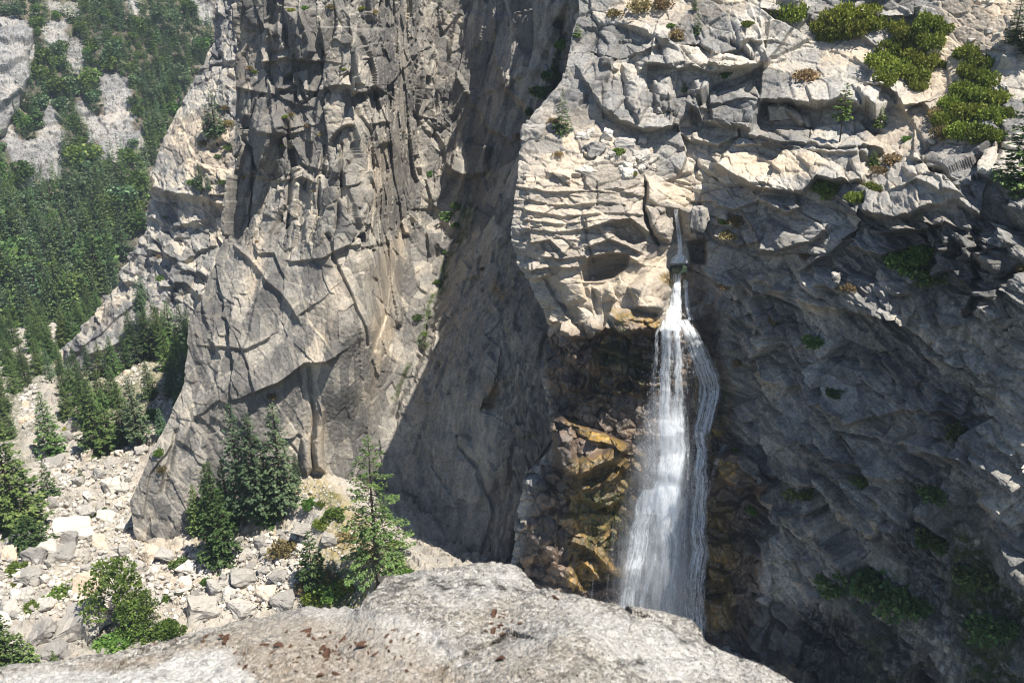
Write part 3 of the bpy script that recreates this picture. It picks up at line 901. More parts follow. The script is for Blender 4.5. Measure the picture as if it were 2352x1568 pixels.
mas_feats = [
    # --- stepped slope, top
    ('ledge', [(1490, 150), (1542, 164), (1631, 169), (1718, 154), (1765, 138)], 5, 45), ('ledge', [(1765, 138), (1811, 87), (1862, 38)], 2.0, 30),
    ('ledge', [(1365, 115), (1420, 130), (1480, 120), (1540, 100), (1600, 95)], 3.0, 30), ('ledge', [(1600, 95), (1650, 118), (1710, 95)], 3, 20), ('ledge', [(1630, 152), (1680, 157), (1730, 148)], 3.5, 18),
    ('ledge', [(1710, 95), (1750, 100), (1748, 60)], 2.5, 20), ('ledge', [(1745, 20), (1800, 30), (1860, 20)], 3, 20), ('ledge', [(1960, 18), (2040, 28), (2120, 15)], 2.5, 18),
    ('dome', [(1610, 80), (1670, 82), (1680, 110), (1640, 122), (1608, 108)], 2.5), ('dome', [(1630, 110), (1720, 92), (1728, 145), (1700, 158), (1635, 150)], 3.0),
    ('dome', [(1440, 100), (1510, 90), (1520, 160), (1470, 170)], 2.5), ('dome', [(1510, 85), (1560, 95), (1570, 155), (1530, 165)], 2.5), ('dome', [(1560, 100), (1610, 110), (1630, 160), (1570, 165)], 2.5),
    ('dome', [(1430, 150), (1490, 145), (1495, 250), (1470, 285), (1440, 240)], 4.5), ('dome', [(1500, 190), (1540, 185), (1550, 260), (1510, 270)], 3.5),
    ('dome', [(1370, 95), (1420, 95), (1425, 165), (1380, 170)], 3), ('dome', [(1385, 190), (1430, 185), (1440, 230), (1410, 262), (1385, 240)], 3), ('dome', [(1535, 215), (1592, 225), (1595, 285), (1540, 290)], 3),
    ('ledge', [(1335, 180), (1380, 235), (1420, 268), (1480, 292), (1540, 300)], 6, 55),
    ('ledge', [(1546, 292), (1593, 315), (1650, 330), (1690, 300)], 3, 20),
    ('ledge', [(1590, 245), (1630, 268), (1672, 281), (1718, 291), (1744, 223)], 6, 35), ('dome', [(1590, 195), (1700, 200), (1744, 225), (1715, 290), (1640, 270), (1592, 240)], 3.5),
    ('ledge', [(1585, 218), (1640, 228), (1700, 222), (1740, 218)], 2.0, 20),
    ('ledge', [(1744, 215), (1800, 224), (1875, 232), (1929, 222), (2010, 256)], 7, 60), ('slab', [(1744, 225), (1880, 236), (1990, 250), (2020, 300), (1900, 318), (1740, 300)], -3, 8),
    ('dome', [(1795, 238), (1860, 250), (1865, 275), (1835, 282), (1800, 255)], 4),
    ('ledge', [(1718, 307), (1775, 316), (1852, 319), (1929, 334), (2030, 345)], 3, 15), ('ledge', [(1690, 330), (1775, 325), (1900, 345), (1990, 360)], 2.5, 25),
    ('ledge', [(1630, 350), (1680, 345), (1740, 345), (1800, 360)], -1.5, 15), ('ledge', [(1650, 372), (1690, 400), (1735, 422), (1837, 427), (1872, 397), (1912, 407), (1977, 397)], 7, 55),
    ('ledge', [(1900, 60), (1985, 80), (2050, 130)], 1.5, 40), ('ledge', [(1990, 190), (2060, 215), (2080, 260)], 5, 40),
    ('ledge', [(2060, 245), (2120, 240), (2160, 260)], 2.5, 20), ('crack', [(2280, 250), (2300, 310), (2285, 380)], 3, 6),
    # --- right shoulder slabs
    ('ledge', [(2097, 360), (2157, 361), (2187, 391), (2272, 406), (2340, 430)], 4.5, 35), ('dome', [(2085, 345), (2130, 331), (2230, 346), (2310, 395), (2270, 405), (2190, 388), (2150, 358)], 2.0),
    ('dome', [(2070, 380), (2140, 365), (2185, 388), (2150, 402), (2080, 398)], 2.5), ('ledge', [(2040, 440), (2110, 432), (2160, 450), (2210, 452)], 3.5, 22),
    ('ledge', [(1992, 480), (2047, 486), (2137, 471), (2202, 461), (2240, 480)], 6, 35), ('slab', [(1995, 485), (2140, 474), (2230, 470), (2210, 515), (2060, 530)], 2.5, 8),
    ('ledge', [(2035, 528), (2100, 520), (2180, 512), (2230, 520)], 5, 30), ('dome', [(2170, 400), (2240, 408), (2235, 435), (2180, 440)], 2.5), ('dome', [(2105, 405), (2165, 405), (2160, 428), (2110, 425)], 2.2),
    ('dome', [(2160, 515), (2210, 510), (2260, 570), (2240, 605), (2190, 590), (2158, 560)], 5), ('dome', [(2240, 545), (2320, 535), (2345, 600), (2280, 640), (2235, 600)], 5), ('dome', [(2290, 460), (2360, 440), (2400, 500), (2320, 540)], 5),
    ('ledge', [(2160, 600), (2230, 650), (2260, 740)], 4, 40), ('crack', [(2225, 520), (2240, 620), (2225, 720)], 4, 9),
    # --- diagonal lit rib, notch of the falls and the shaded cliff's ledges
    ('ledge', [(1842, 615), (1890, 580), (1935, 540), (1975, 482)], 5, 30), ('ledge', [(1762, 560), (1800, 570), (1850, 555), (1880, 520)], 5, 25),
    ('ledge', [(1740, 450), (1800, 480), (1830, 470)], 5, 25), ('ledge', [(1640, 470), (1690, 480), (1740, 460)], 3, 20), ('ledge', [(1640, 540), (1700, 560), (1760, 540)], 3, 18),
    ('ledge', [(1745, 640), (1775, 660), (1815, 668)], 4, 25), ('ledge', [(1880, 650), (1920, 660), (1955, 630)], 3, 20),
    ('ledge', [(1837, 690), (1920, 715), (2047, 727), (2100, 760)], 5, 60), ('ledge', [(1960, 560), (2040, 580), (2110, 560), (2160, 570)], 4, 30),
    ('ledge', [(1640, 640), (1690, 650), (1740, 690)], 3, 20), ('ledge', [(1620, 700), (1680, 720), (1740, 760)], 3.0, 25),
    ('ledge', [(1690, 840), (1720, 855), (1755, 845)], 4, 20), ('ledge', [(1740, 740), (1800, 780), (1860, 800)], 3, 30),
    ('ledge', [(1797, 959), (1872, 1034), (1942, 1124), (2002, 1214), (2060, 1250), (2122, 1240)], 4.5, 60), ('ledge', [(1720, 830), (1800, 880), (1912, 924), (1962, 964), (2042, 949), (2122, 934), (2200, 960)], 4.0, 50),
    ('ledge', [(1780, 1090), (1850, 1120), (1880, 1220)], 2.5, 60), ('ledge', [(2092, 1024), (2187, 1044), (2252, 1104), (2297, 1174)], 4.5, 100),
    ('slab', [(1930, 1350), (2010, 1270), (2120, 1190), (2240, 1130), (2290, 1230), (2340, 1330), (2420, 1400), (2420, 1640), (1900, 1640)], -4, 26),
    ('ledge', [(1960, 1360), (2010, 1400), (2060, 1440), (2130, 1430)], 3, 40), ('slab', [(1905, 1330), (1960, 1320), (2020, 1400), (2060, 1480), (2140, 1530), (2040, 1540), (1950, 1430)], 3, 8),
    ('ledge', [(1720, 1470), (1780, 1530), (1850, 1530)], 3, 60), ('crack', [(1760, 1200), (1790, 1330), (1770, 1460)], 1.5, 5), ('ledge', [(1860, 1100), (1870, 1210), (1830, 1300)], 2.5, 50),
    ('ledge', [(1820, 1170), (1900, 1190), (2000, 1230)], 2.5, 30), ('ledge', [(1920, 1060), (2000, 1080), (2080, 1110), (2160, 1180)], 3, 40),
    # --- buttress: bedding, arch, pothole
    ('ledge', [(1200, 432), (1260, 440), (1370, 434), (1480, 452)], 1.0, 14), ('ledge', [(1205, 458), (1290, 470), (1380, 462), (1440, 470)], 0.8, 9), ('ledge', [(1200, 482), (1300, 492), (1390, 486), (1480, 492)], 1.0, 10),
    ('ledge', [(1200, 502), (1290, 510), (1390, 500), (1460, 506)], 0.7, 8), ('ledge', [(1205, 522), (1280, 530), (1340, 522)], 0.9, 14), ('ledge', [(1215, 555), (1265, 548), (1300, 580)], 2.2, 20),
    ('ledge', [(1250, 590), (1300, 592), (1345, 585)], 1.8, 15), ('ledge', [(1215, 622), (1262, 615), (1330, 612)], 1.8, 18), ('ledge', [(1230, 640), (1262, 632)], 2, 25),
    ('crack', [(1348, 500), (1352, 545), (1362, 600)], 1.2, 2.5), ('crack', [(1483, 420), (1480, 470), (1492, 520), (1510, 560)], 2.5, 4), ('crack', [(1370, 420), (1372, 470)], 0.8, 2),
    ('ledge', [(1350, 520), (1400, 505), (1450, 498), (1492, 530)], 3, 16), ('slab', [(1412, 515), (1450, 505), (1482, 545), (1455, 562), (1420, 552)], -3.0, 8), ('dome', [(1372, 515), (1412, 515), (1425, 558), (1395, 548)], 1.5),
    ('ledge', [(1355, 560), (1400, 548), (1440, 562), (1470, 580)], 2.5, 14),
    ('dome', [(1338, 646), (1336, 612), (1356, 588), (1400, 580), (1444, 584), (1440, 612), (1412, 640), (1370, 648)], -6.5), ('ledge', [(1346, 592), (1400, 582), (1440, 588), (1470, 610)], 1.8, 16),
    ('dome', [(1482, 470), (1530, 480), (1552, 530), (1540, 562), (1500, 540)], 4.0), ('dome', [(1440, 660), (1480, 630), (1535, 645), (1542, 690), (1520, 715), (1465, 705)], 4.5),
    ('dome', [(1480, 400), (1540, 440), (1555, 480), (1525, 492), (1485, 460)], 2.5), ('dome', [(1560, 480), (1600, 470), (1625, 500), (1600, 555), (1565, 540)], 4.0),
    ('dome', [(1280, 640), (1330, 630), (1345, 690), (1300, 700)], 2), ('ledge', [(1250, 640), (1280, 690), (1315, 735), (1340, 750)], -2, 20),
    ('dome', [(1355, 660), (1400, 650), (1420, 690), (1370, 700)], 2), ('ledge', [(1460, 700), (1490, 712), (1525, 716)], 3, 20),
    ('ledge', [(1255, 735), (1300, 750), (1350, 772), (1388, 768)], 4, 30), ('dome', [(1320, 700), (1350, 715), (1385, 755), (1370, 772), (1330, 750)], 2.5),
    ('slab', [(1550, 495), (1572, 495), (1590, 600), (1596, 660), (1580, 720), (1530, 720), (1540, 640), (1542, 560)], -1.6, 8), ('slab', [(1580, 560), (1615, 550), (1622, 600), (1592, 600)], -5, 6),
    # --- wet alcove: lip, tilted shelves, blocks
    ('ledge', [(1385, 758), (1420, 770), (1470, 765), (1510, 768), (1545, 752)], 6, 40), ('dome', [(1390, 720), (1440, 708), (1510, 725), (1505, 762), (1420, 766)], 3),
    ('ledge', [(1372, 800), (1420, 828), (1500, 856)], 3.5, 18), ('ledge', [(1382, 842), (1430, 868), (1492, 888)], 3.5, 16), ('ledge', [(1372, 880), (1420, 900), (1480, 905)], 2.5, 20),
    ('ledge', [(1440, 800), (1490, 812)], 2.5, 12),
    ('slab', [(1262, 970), (1290, 952), (1350, 985), (1440, 1022), (1420, 1060), (1330, 1090), (1290, 1070)], 6, 8, 0, 0.03), ('ledge', [(1350, 1010), (1400, 1030), (1445, 1032)], 2.5, 14),
    ('slab', [(1330, 1060), (1420, 1030), (1480, 1050), (1470, 1100), (1400, 1180), (1330, 1130)], 4, 10, 0, 0.02), ('ledge', [(1340, 1115), (1400, 1105), (1440, 1080)], 3, 20),
    ('ledge', [(1390, 1060), (1440, 1090), (1475, 1090)], 2, 14), ('ledge', [(1310, 1240), (1350, 1260), (1400, 1300)], 4, 22), ('ledge', [(1330, 1290), (1360, 1310), (1390, 1340)], 3, 18),
    ('dome', [(1395, 1290), (1440, 1285), (1445, 1330), (1400, 1320)], 3), ('ledge', [(1250, 840), (1300, 880), (1345, 900), (1350, 830)], 2.5, 40),
    ('dome', [(1260, 740), (1320, 760), (1350, 800), (1300, 830), (1255, 800)], 3), ('dome', [(1320, 800), (1365, 790), (1370, 860), (1340, 900), (1318, 860)], 3),
    ('dome', [(1200, 1095), (1250, 1085), (1290, 1150), (1280, 1300), (1200, 1300)], 3),
    # right of the falls
    ('slab', [(1640, 1050), (1680, 1035), (1730, 1060), (1758, 1110), (1740, 1135), (1690, 1128), (1650, 1100)], 6, 6), ('ledge', [(1640, 1100), (1690, 1128), (1745, 1132)], 3, 25),
    ('dome', [(1618, 990), (1650, 998), (1655, 1030), (1620, 1040)], 3), ('dome', [(1622, 1180), (1660, 1185), (1665, 1215), (1625, 1215)], 2.5), ('dome', [(1625, 1245), (1680, 1240), (1690, 1280), (1630, 1290)], 3),
    ('dome', [(1625, 1300), (1680, 1310), (1670, 1345), (1625, 1330)], 3), ('dome', [(1620, 1370), (1670, 1370), (1680, 1440), (1630, 1440)], 3),
    ('crack', [(1640, 720), (1650, 860), (1680, 1000)], 1.3, 14),
]


def mas_disp(P, px, py):
    butt = pmask(px, py, [(1150, 360), (1470, 330), (1560, 430), (1580, 600), (1540, 730), (1380, 750), (1230, 720), (1150, 600)], 30)
    alc = pmask(px, py, [(1150, 740), (1400, 740), (1560, 720), (1660, 760), (1680, 1000), (1760, 1150), (1740, 1450), (1600, 1640), (1100, 1640)], 30)
    right = pmask(px, py, [(1660, 640), (1860, 620), (2000, 500), (2500, 440), (2500, 1660), (1640, 1660), (1750, 1300), (1680, 1000)], 40)
    soil = pmask(px, py, [(1330, -400), (1800, -400), (1800, -60), (1720, 40), (1500, 60), (1380, 90)], 30) + pmask(px, py, [(1230, 240), (1420, 270), (1520, 330), (1240, 340)], 15) \
        + pmask(px, py, [(1850, 60), (2030, 60), (2060, 170), (1980, 210), (1700, 190)], 30) + pmask(px, py, [(2080, 100), (2230, 20), (2360, 0), (2360, 180), (2180, 330), (2000, 340)], 40)
    soil = np.clip(soil, 0, 1)
    slope = np.clip(1 - butt - alc - right, 0, 1)
    # slope: rounded, tabular blocks
    R0 = rotm('Y', 6)
    a1 = blocks(P, (15, 15, 8), 101, 1.7, 2.6, 0.8, 0.03, R0, 0.12)
    a2 = blocks(P, (5.5, 5.5, 3.0), 103, 0.5, 0.9, 0.4, 0.045, R0, 0.12)
    a3 = blocks(P, (1.8, 1.8, 1.0), 105, 0.14, 0.28, 0.12, 0.06, R0, 0.12)
    d = slope * (1 - 0.75 * soil) * (a1 + a2 + 0.8 * a3) + slope * soil * (0.25 * a2 + 0.45 * a3)
    # buttress: thin horizontal bedding
    b2 = blocks(P, (7, 7, 2.2), 111, 0.5, 0.7, 0.35, 0.06, rotm('Y', -3))
    b3 = blocks(P, (2.6, 2.6, 1.1), 113, 0.22, 0.35, 0.18, 0.08, R0)
    pol = pmask(px, py, [(1290, 600), (1340, 590), (1450, 580), (1480, 500), (1475, 400), (1570, 420), (1590, 520), (1560, 740), (1380, 750), (1300, 720), (1250, 650)], 22)
    d += butt * ((1 - 0.75 * pol) * (b2 + b3 + 0.12 * a3) + pol * (0.9 * fbm(P, (5, 5, 4), 117, 2) + 0.5 * blocks(P, (9, 9, 7), 119, 0.8, 1.6, 0.5, 0.03, rotm('Y', 20), 0.3)))
    # alcove
    R1 = rotm('Y', 24)
    c1 = blocks(P, (9, 9, 7), 121, 1.7, 2.4, 0.6, 0.05, R1)
    c2 = blocks(P, (3.6, 3.6, 3.2), 123, 0.8, 1.1, 0.35, 0.08, R1)
    c3 = blocks(P, (1.4, 1.4, 1.7), 125, 0.3, 0.4, 0.15, 0.1)
    d += alc * (0.8 * c1 + c2 + c3)
    # shaded cliff: slabby beds that dip to the right
    R2 = rotm('Y', 32)
    e1 = blocks(P, (20, 18, 9), 131, 2.4, 4.4, 0.6, 0.03, R2, 0.12)
    e2 = blocks(P, (8, 7, 3.2), 133, 1.1, 2.0, 0.5, 0.04, R2, 0.12)
    e3 = blocks(P, (2.8, 2.6, 1.1), 135, 0.40, 0.6, 0.25, 0.06, R2, 0.15)
    e4 = blocks(P, (1.0, 1.0, 0.6), 137, 0.13, 0.2, 0.06, 0.1, R2)
    zq = (P @ R2)[:, 2]
    b1 = zq / 3.1 + 0.5 * fbm(P, 11, 151, 3)
    b2_ = zq / 0.95 + 0.6 * fbm(P, 6, 153, 3)
    m1, m2 = smooth(-0.25, 0.3, fbm(P, 22, 155, 2)), smooth(-0.15, 0.35, fbm(P, 13, 157, 2))
    saw = lambda t_: (t_ - np.floor(t_)) - 0.5
    d += right * (e1 + e2 + 0.8 * e3 + e4 + 1.8 * m1 * saw(b1) + 0.6 * m2 * saw(b2_))
    T = list(TONE)
    tn = slope * (0.55 * T[0] + 0.25 * T[1] + 0.14) + butt * (0.3 * T[0] + 0.35 * T[3] + 0.22)
    names_ = dict(zip(['a1', 'a2', 'a3', 'b2', 'b3', 'pol', 'c1', 'c2', 'c3', 'e1', 'e2', 'e3', 'e4'], T))
    tn = tn + alc * (0.5 * names_['c1'] + 0.5 * names_['c2']) + right * (0.45 * names_['e1'] + 0.33 * names_['e2'] + 0.3 * u01(hsh(np.floor(b2_).astype(np.int64), np.floor(b1).astype(np.int64), np.zeros(len(P), np.int64), 5)) * m2 + 0.04)
    tn = tn / np.maximum(slope + butt + alc + right, 1e-6)
    TONE[:] = [tn, tn]
    return d + 0.07 * fbm(P, 0.7, 141, 3) + 0.35 * fbm(P, 9, 143, 3) * (1 - butt)


mas_masks = {
    'stain': [
        # fresh warm granite along the stream and on the buttress
        (0, [(1195, 330), (1330, 350), (1480, 360), (1560, 430), (1600, 480), (1560, 720), (1400, 720), (1290, 700), (1230, 640), (1185, 480)], 25, 0.55),
        (0, [(1330, 600), (1450, 590), (1540, 560), (1550, 700), (1400, 720), (1300, 720), (1320, 640)], 20, 0.8), (0, [(1480, 420), (1640, 400), (1640, 470), (1560, 480)], 20, 0.9),
        (0, [(1640, 350), (1760, 345), (1890, 370), (1850, 400), (1700, 400)], 15, 0.8), (0, [(1700, 410), (1760, 410), (1770, 460), (1690, 450)], 15, 0.8), (0, [(1230, 690), (1390, 740), (1380, 780), (1250, 760)], 12, 0.8),
        (0, [(2180, 0), (2330, 0), (2250, 130), (2140, 300), (2000, 340), (2100, 180)], 20, 0.6),
        (0, [(1655, 1060), (1700, 1050), (1750, 1105), (1690, 1125)], 10, 0.5),
        # overhang undersides without lichen
        (0, [(2060, 480), (2200, 475), (2190, 520), (2060, 530)], 10, 0.5), (0, [(1750, 225), (1900, 235), (1850, 300), (1750, 300)], 12, 0.45),
        # wet rock
        (1, [(1235, 770), (1380, 745), (1440, 715), (1550, 730), (1640, 720), (1670, 900), (1700, 1040), (1760, 1120), (1760, 1300), (1740, 1640), (1150, 1640), (1170, 1330), (1260, 1050), (1250, 900)], 22, 1.0),
        (1, [(1350, 600), (1440, 595), (1430, 625), (1350, 640)], 10, 0.55), (1, [(1580, 540), (1625, 540), (1620, 700), (1590, 720)], 12, 0.8),
        (1, [(1750, 1380), (1900, 1370), (2160, 1480), (2180, 1640), (1740, 1640)], 30, 0.7),
        # ochre algae
        (2, [(1395, 712), (1450, 715), (1545, 735), (1540, 755), (1420, 745)], 8, 0.8), (2, [(1375, 780), (1430, 808), (1505, 840), (1500, 856), (1420, 830), (1375, 800)], 6, 1), (2, [(1385, 838), (1440, 860), (1495, 875), (1490, 890), (1430, 872)], 5, 0.9),
        (2, [(1510, 640), (1540, 618), (1582, 618), (1584, 648), (1560, 660), (1530, 650)], 6, 1.0), (2, [(1300, 965), (1345, 985), (1400, 1010), (1445, 1022), (1440, 1036), (1380, 1030), (1320, 1000)], 6, 1.0), (2, [(1340, 1060), (1440, 1030), (1480, 1050), (1478, 1100), (1400, 1110), (1340, 1115)], 8, 0.75),
        (2, [(1310, 1050), (1470, 1080), (1460, 1230), (1380, 1290), (1300, 1240)], 18, 0.8), (2, [(1370, 760), (1500, 770), (1490, 930), (1375, 920)], 16, 0.5), (2, [(1300, 1240), (1340, 1240), (1420, 1310), (1440, 1290), (1450, 1330), (1380, 1340), (1320, 1370)], 8, 0.9),
        (2, [(1618, 985), (1660, 1000), (1655, 1015), (1620, 1000)], 5, 1), (2, [(1640, 1050), (1690, 1060), (1680, 1110), (1645, 1090)], 8, 0.8), (2, [(1620, 1170), (1665, 1180), (1660, 1210), (1622, 1215)], 6, 0.8),
        (2, [(1630, 1300), (1685, 1315), (1680, 1335), (1640, 1322)], 6, 1.0), (2, [(1620, 1230), (1690, 1250), (1680, 1440), (1620, 1440)], 18, 0.75), (2, [(1620, 1140), (1680, 1160), (1680, 1300), (1620, 1290)], 14, 0.6), (2, [(1590, 780), (1612, 790), (1612, 960), (1595, 960)], 6, 0.7),
        (2, [(1660, 800), (1690, 960), (1680, 1000), (1655, 900)], 10, 0.35)],
    'cover': [
        (0, [(1240, 255), (1420, 275), (1530, 330), (1400, 350), (1230, 320)], 15, 0.9), (0, [(1400, -40), (1760, -40), (1720, 30), (1560, 60), (1420, 80)], 20, 0.85),
        (0, [(2200, -40), (2352, -40), (2330, 90), (2230, 160), (2120, 330), (2030, 340), (2100, 200)], 25, 0.85), (0, [(1880, 90), (2000, 100), (1980, 150), (1880, 150)], 15, 0.7), (0, [(1980, 300), (2100, 300), (2090, 345), (1990, 345)], 10, 0.9),
        (0, [(1640, 480), (1740, 500), (1730, 560), (1640, 540)], 12, 0.7), (0, [(1700, 640), (1730, 650), (1720, 720), (1690, 700)], 10, 0.6),
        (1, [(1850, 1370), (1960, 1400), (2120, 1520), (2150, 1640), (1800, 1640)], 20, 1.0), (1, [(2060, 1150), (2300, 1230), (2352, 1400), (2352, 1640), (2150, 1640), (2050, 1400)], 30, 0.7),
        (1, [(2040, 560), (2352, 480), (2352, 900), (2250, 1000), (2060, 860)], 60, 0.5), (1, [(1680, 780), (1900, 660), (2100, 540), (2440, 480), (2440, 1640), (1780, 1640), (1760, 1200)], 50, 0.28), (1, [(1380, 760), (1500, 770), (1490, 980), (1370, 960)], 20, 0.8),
        (2, [(2190, 1170), (2280, 1220), (2352, 1400), (2352, 1640), (2240, 1640), (2200, 1400)], 30, 0.9), (2, [(1900, 1340), (2050, 1300), (2130, 1420), (2020, 1440)], 25, 0.6), (2, [(1640, 880), (1665, 900), (1660, 1000), (1640, 980)], 8, 0.7),
        (2, [(1390, 720), (1430, 725), (1440, 770), (1400, 770)], 8, 0.7), (2, [(1330, 1130), (1440, 1110), (1430, 1290), (1340, 1250)], 25, 0.7), (2, [(1980, 1460), (2040, 1450), (2060, 1600), (1990, 1600)], 20, 0.7),
        (2, [(1380, 790), (1500, 850), (1480, 880), (1390, 840)], 10, 0.5)]}
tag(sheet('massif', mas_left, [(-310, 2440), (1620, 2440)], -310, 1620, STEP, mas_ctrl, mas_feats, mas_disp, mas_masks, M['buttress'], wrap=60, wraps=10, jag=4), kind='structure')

# ------------------------------------------------------------------ far valley side
val_ctrl = []
for yy, Y in ((-80, 1010), (0, 947), (150, 870), (300, 806), (500, 727), (700, 657), (850, 612), (940, 588)):
    for xx, dY in ((-160, -20), (100, 0), (350, 25), (620, 60)):
        val_ctrl.append((xx, yy, Y + dY))
val_feats = [('dome', [(-160, 60), (40, 40), (85, 75), (70, 130), (60, 220), (20, 300), (-160, 420)], 30), ('ledge', [(-60, 240), (0, 230), (50, 200), (80, 120)], 10, 40)]


def val_disp(P, px, py):
    return blocks(P, (30, 30, 18), 161, 3.0, 4.0, 0.5, 0.1) + blocks(P, (7, 7, 4), 163, 1.0, 1.3, 0.5, 0.1) + blocks(P, (3.0, 3.0, 2.0), 165, 0.8, 0.9, 0.5, 0.1) + 3 * fbm(P, 60, 167, 3)


SCREE = [[(215, 165), (270, 170), (300, 190), (305, 280), (300, 340), (270, 375), (225, 380), (225, 300), (240, 240)], [(85, 310), (110, 250), (160, 190), (130, 270), (160, 340), (130, 420), (70, 430), (60, 350)],
         [(20, 40), (75, 55), (85, 110), (60, 220), (40, 270), (30, 300), (60, 330), (90, 310), (70, 400), (40, 400), (0, 310), (-60, 330), (-60, 40)], [(90, 60), (160, 40), (150, 110), (110, 130)],
         [(140, 90), (190, 100), (200, 170), (160, 180)], [(170, 230), (200, 230), (200, 280), (180, 290)], [(200, 250), (240, 270), (330, 240), (330, 255), (260, 300), (200, 330)],
         [(290, 0), (320, 0), (330, 40), (300, 40)], [(100, 0), (200, 0), (180, 40), (120, 30)], [(430, 0), (490, 0), (490, 60), (460, 50)], [(290, 290), (330, 290), (335, 340), (300, 340)], [(60, 380), (80, 380), (75, 450), (60, 450)],
         [(118, 738), (140, 745), (150, 790), (130, 800)]]
val_masks = {'cover': [(0, p, 7, 1.0) for p in SCREE], 'stain': [(0, [(225, 235), (240, 240), (240, 262), (310, 240), (315, 250), (245, 285)], 4, 1), (0, [(20, 180), (60, 200), (60, 260), (20, 260)], 10, 0.6)]}
tag(sheet('valley_hillside', [(-80, -160), (940, -160)], [(-80, 640), (500, 600), (940, 420)], -80, 940, STEP, val_ctrl, val_feats, val_disp, val_masks, M['valley'], jag=3), kind='structure')

# ------------------------------------------------------------------ gorge floor: a height field in plan
flo = [(480, 1390, -166), (600, 1400, -165), (100, 1300, -163), (0, 1400, -161), (250, 1200, -170), (150, 1000, -181), (50, 920, -191), (300, 1000, -178), (400, 1150, -171), (690, 1100, -150), (560, 1200, -160),
       (740, 1150, -149), (900, 1290, -149), (830, 1400, -159), (125, 770, -226), (130, 850, -212), (230, 832, -209), (310, 800, -204), (400, 780, -201), (-100, 1100, -172), (50, 1150, -173), (-150, 900, -190), (310, 870, -180), (420, 850, -180), (430, 950, -172), (560, 1300, -164),
       (300, 1450, -166), (1000, 1380, -152), (1050, 1500, -154), (-60, 1568, -160), (200, 1568, -162), (740, 1270, -156), (680, 1190, -156), (-100, 1250, -165), (60, 760, -236), (0, 830, -222), (1250, 1480, -160), (1500, 1500, -163), (330, 1280, -168), (950, 1180, -158), (1000, 1100, -168), (900, 1000, -172), (800, 950, -168), (1150, 1200, -168), (1000, 1250, -160), (850, 1120, -156)]
fa = np.array([atz(*q) for q in flo])
ffun = tps(fa[:, :2] / 50, fa[:, 2], 0.002)
gx = np.arange(-330, 62, 0.55)
gy = np.concatenate([np.arange(150, 300, 0.6), np.arange(300, 560, 1.1)])
GX, GY = np.meshgrid(gx, gy)
Z = ffun(np.stack([GX.ravel(), GY.ravel()], -1) / 50)
P = np.stack([GX.ravel(), GY.ravel(), Z], -1)
fpx, fpy, _ = project(P)
sm = pmask(fpx, fpy, [(640, 1100), (780, 1060), (960, 1300), (880, 1420), (680, 1420), (720, 1250)], 30)
dz = (1 - 0.6 * sm) * (blocks(P * [1, 1, 0], (5.5, 5.5, 5), 201, 0.7, 1.1, 0.4, 0.1, None, 0.4) + blocks(P * [1, 1, 0], (2.2, 2.2, 2), 203, 0.5, 0.75, 0.4, 0.12, None, 0.3)) \
    + blocks(P * [1, 1, 0], (1.0, 1.0, 1), 205, 0.22, 0.4, 0.2, 0.1) + 0.7 * fbm(P, 16, 207, 3)
P[:, 2] += dz
wx, wy = fbm(P, 5, 211, 3) * 8, fbm(P, 5, 213, 3) * 8
fm = {'stain': masks_rgba(fpx + wx, fpy + wy, [(0, [(330, 1060), (480, 1250), (700, 1330), (640, 1420), (420, 1400), (300, 1250)], 30, 0.4)]),
      'cover': masks_rgba(fpx + wx, fpy + wy, [
          (0, [(650, 1120), (740, 1080), (800, 1150), (930, 1290), (880, 1420), (690, 1420), (720, 1300), (760, 1180)], 20, 0.95),
          (2, [(690, 1330), (760, 1290), (850, 1330), (830, 1420), (690, 1420)], 15, 0.9), (2, [(880, 1240), (930, 1260), (950, 1330), (890, 1330)], 12, 1.0), (2, [(735, 1110), (770, 1130), (780, 1230), (750, 1200)], 12, 0.7),
          (2, [(210, 1440), (400, 1420), (400, 1480), (200, 1490)], 15, 0.8), (2, [(-60, 860), (60, 830), (100, 860), (40, 960), (90, 1190), (-60, 1200)], 25, 0.7), (2, [(110, 830), (440, 760), (440, 850), (350, 1000), (240, 1050), (180, 960)], 30, 0.55),
          (0, [(110, 830), (440, 760), (440, 850), (350, 1000), (240, 1050), (180, 960)], 30, 0.5), (0, [(430, 1180), (640, 1150), (660, 1230), (450, 1260)], 20, 0.6)])}
F = gridfaces(len(gy), len(gx))
tag(obj('gorge_floor', mesh('gorge_floor', P, F, M['bed'], False, fm)), kind='structure')
TREES['gorge_floor'] = BVHTree.FromPolygons(P.tolist(), F.tolist())

# ------------------------------------------------------------------ the granite ledge underfoot
edge = [(-120, 1545), (0, 1532), (60, 1530), (120, 1520), (200, 1500), (280, 1490), (350, 1474), (450, 1458), (560, 1432), (640, 1412), (700, 1404), (790, 1400), (828, 1405), (836, 1384), (880, 1336), (915, 1322), (960, 1315), (1040, 1310),
        (1090, 1306), (1122, 1302), (1160, 1310), (1180, 1318), (1205, 1340), (1225, 1360), (1290, 1373), (1360, 1380), (1420, 1388), (1500, 1398), (1560, 1408), (1590, 1420), (1612, 1440), (1625, 1462), (1650, 1482), (1690, 1502), (1715, 1522),
        (1728, 1528), (1770, 1545), (1790, 1556), (1812, 1572), (1850, 1600), (1900, 1640), (1960, 1700), (2000, 1760)]
ex_ = np.arange(-120, 1990, 1.7)
ed = np.interp(ex_, *np.array(edge, float).T)
nb, nw = 190, 16
tt = np.linspace(0, 1, nb) ** 0.8
bot = np.maximum(1680.0, ed + 30)
py = bot[None] + (ed - bot)[None] * tt[:, None]
px = np.repeat(ex_[None], nb, 0)
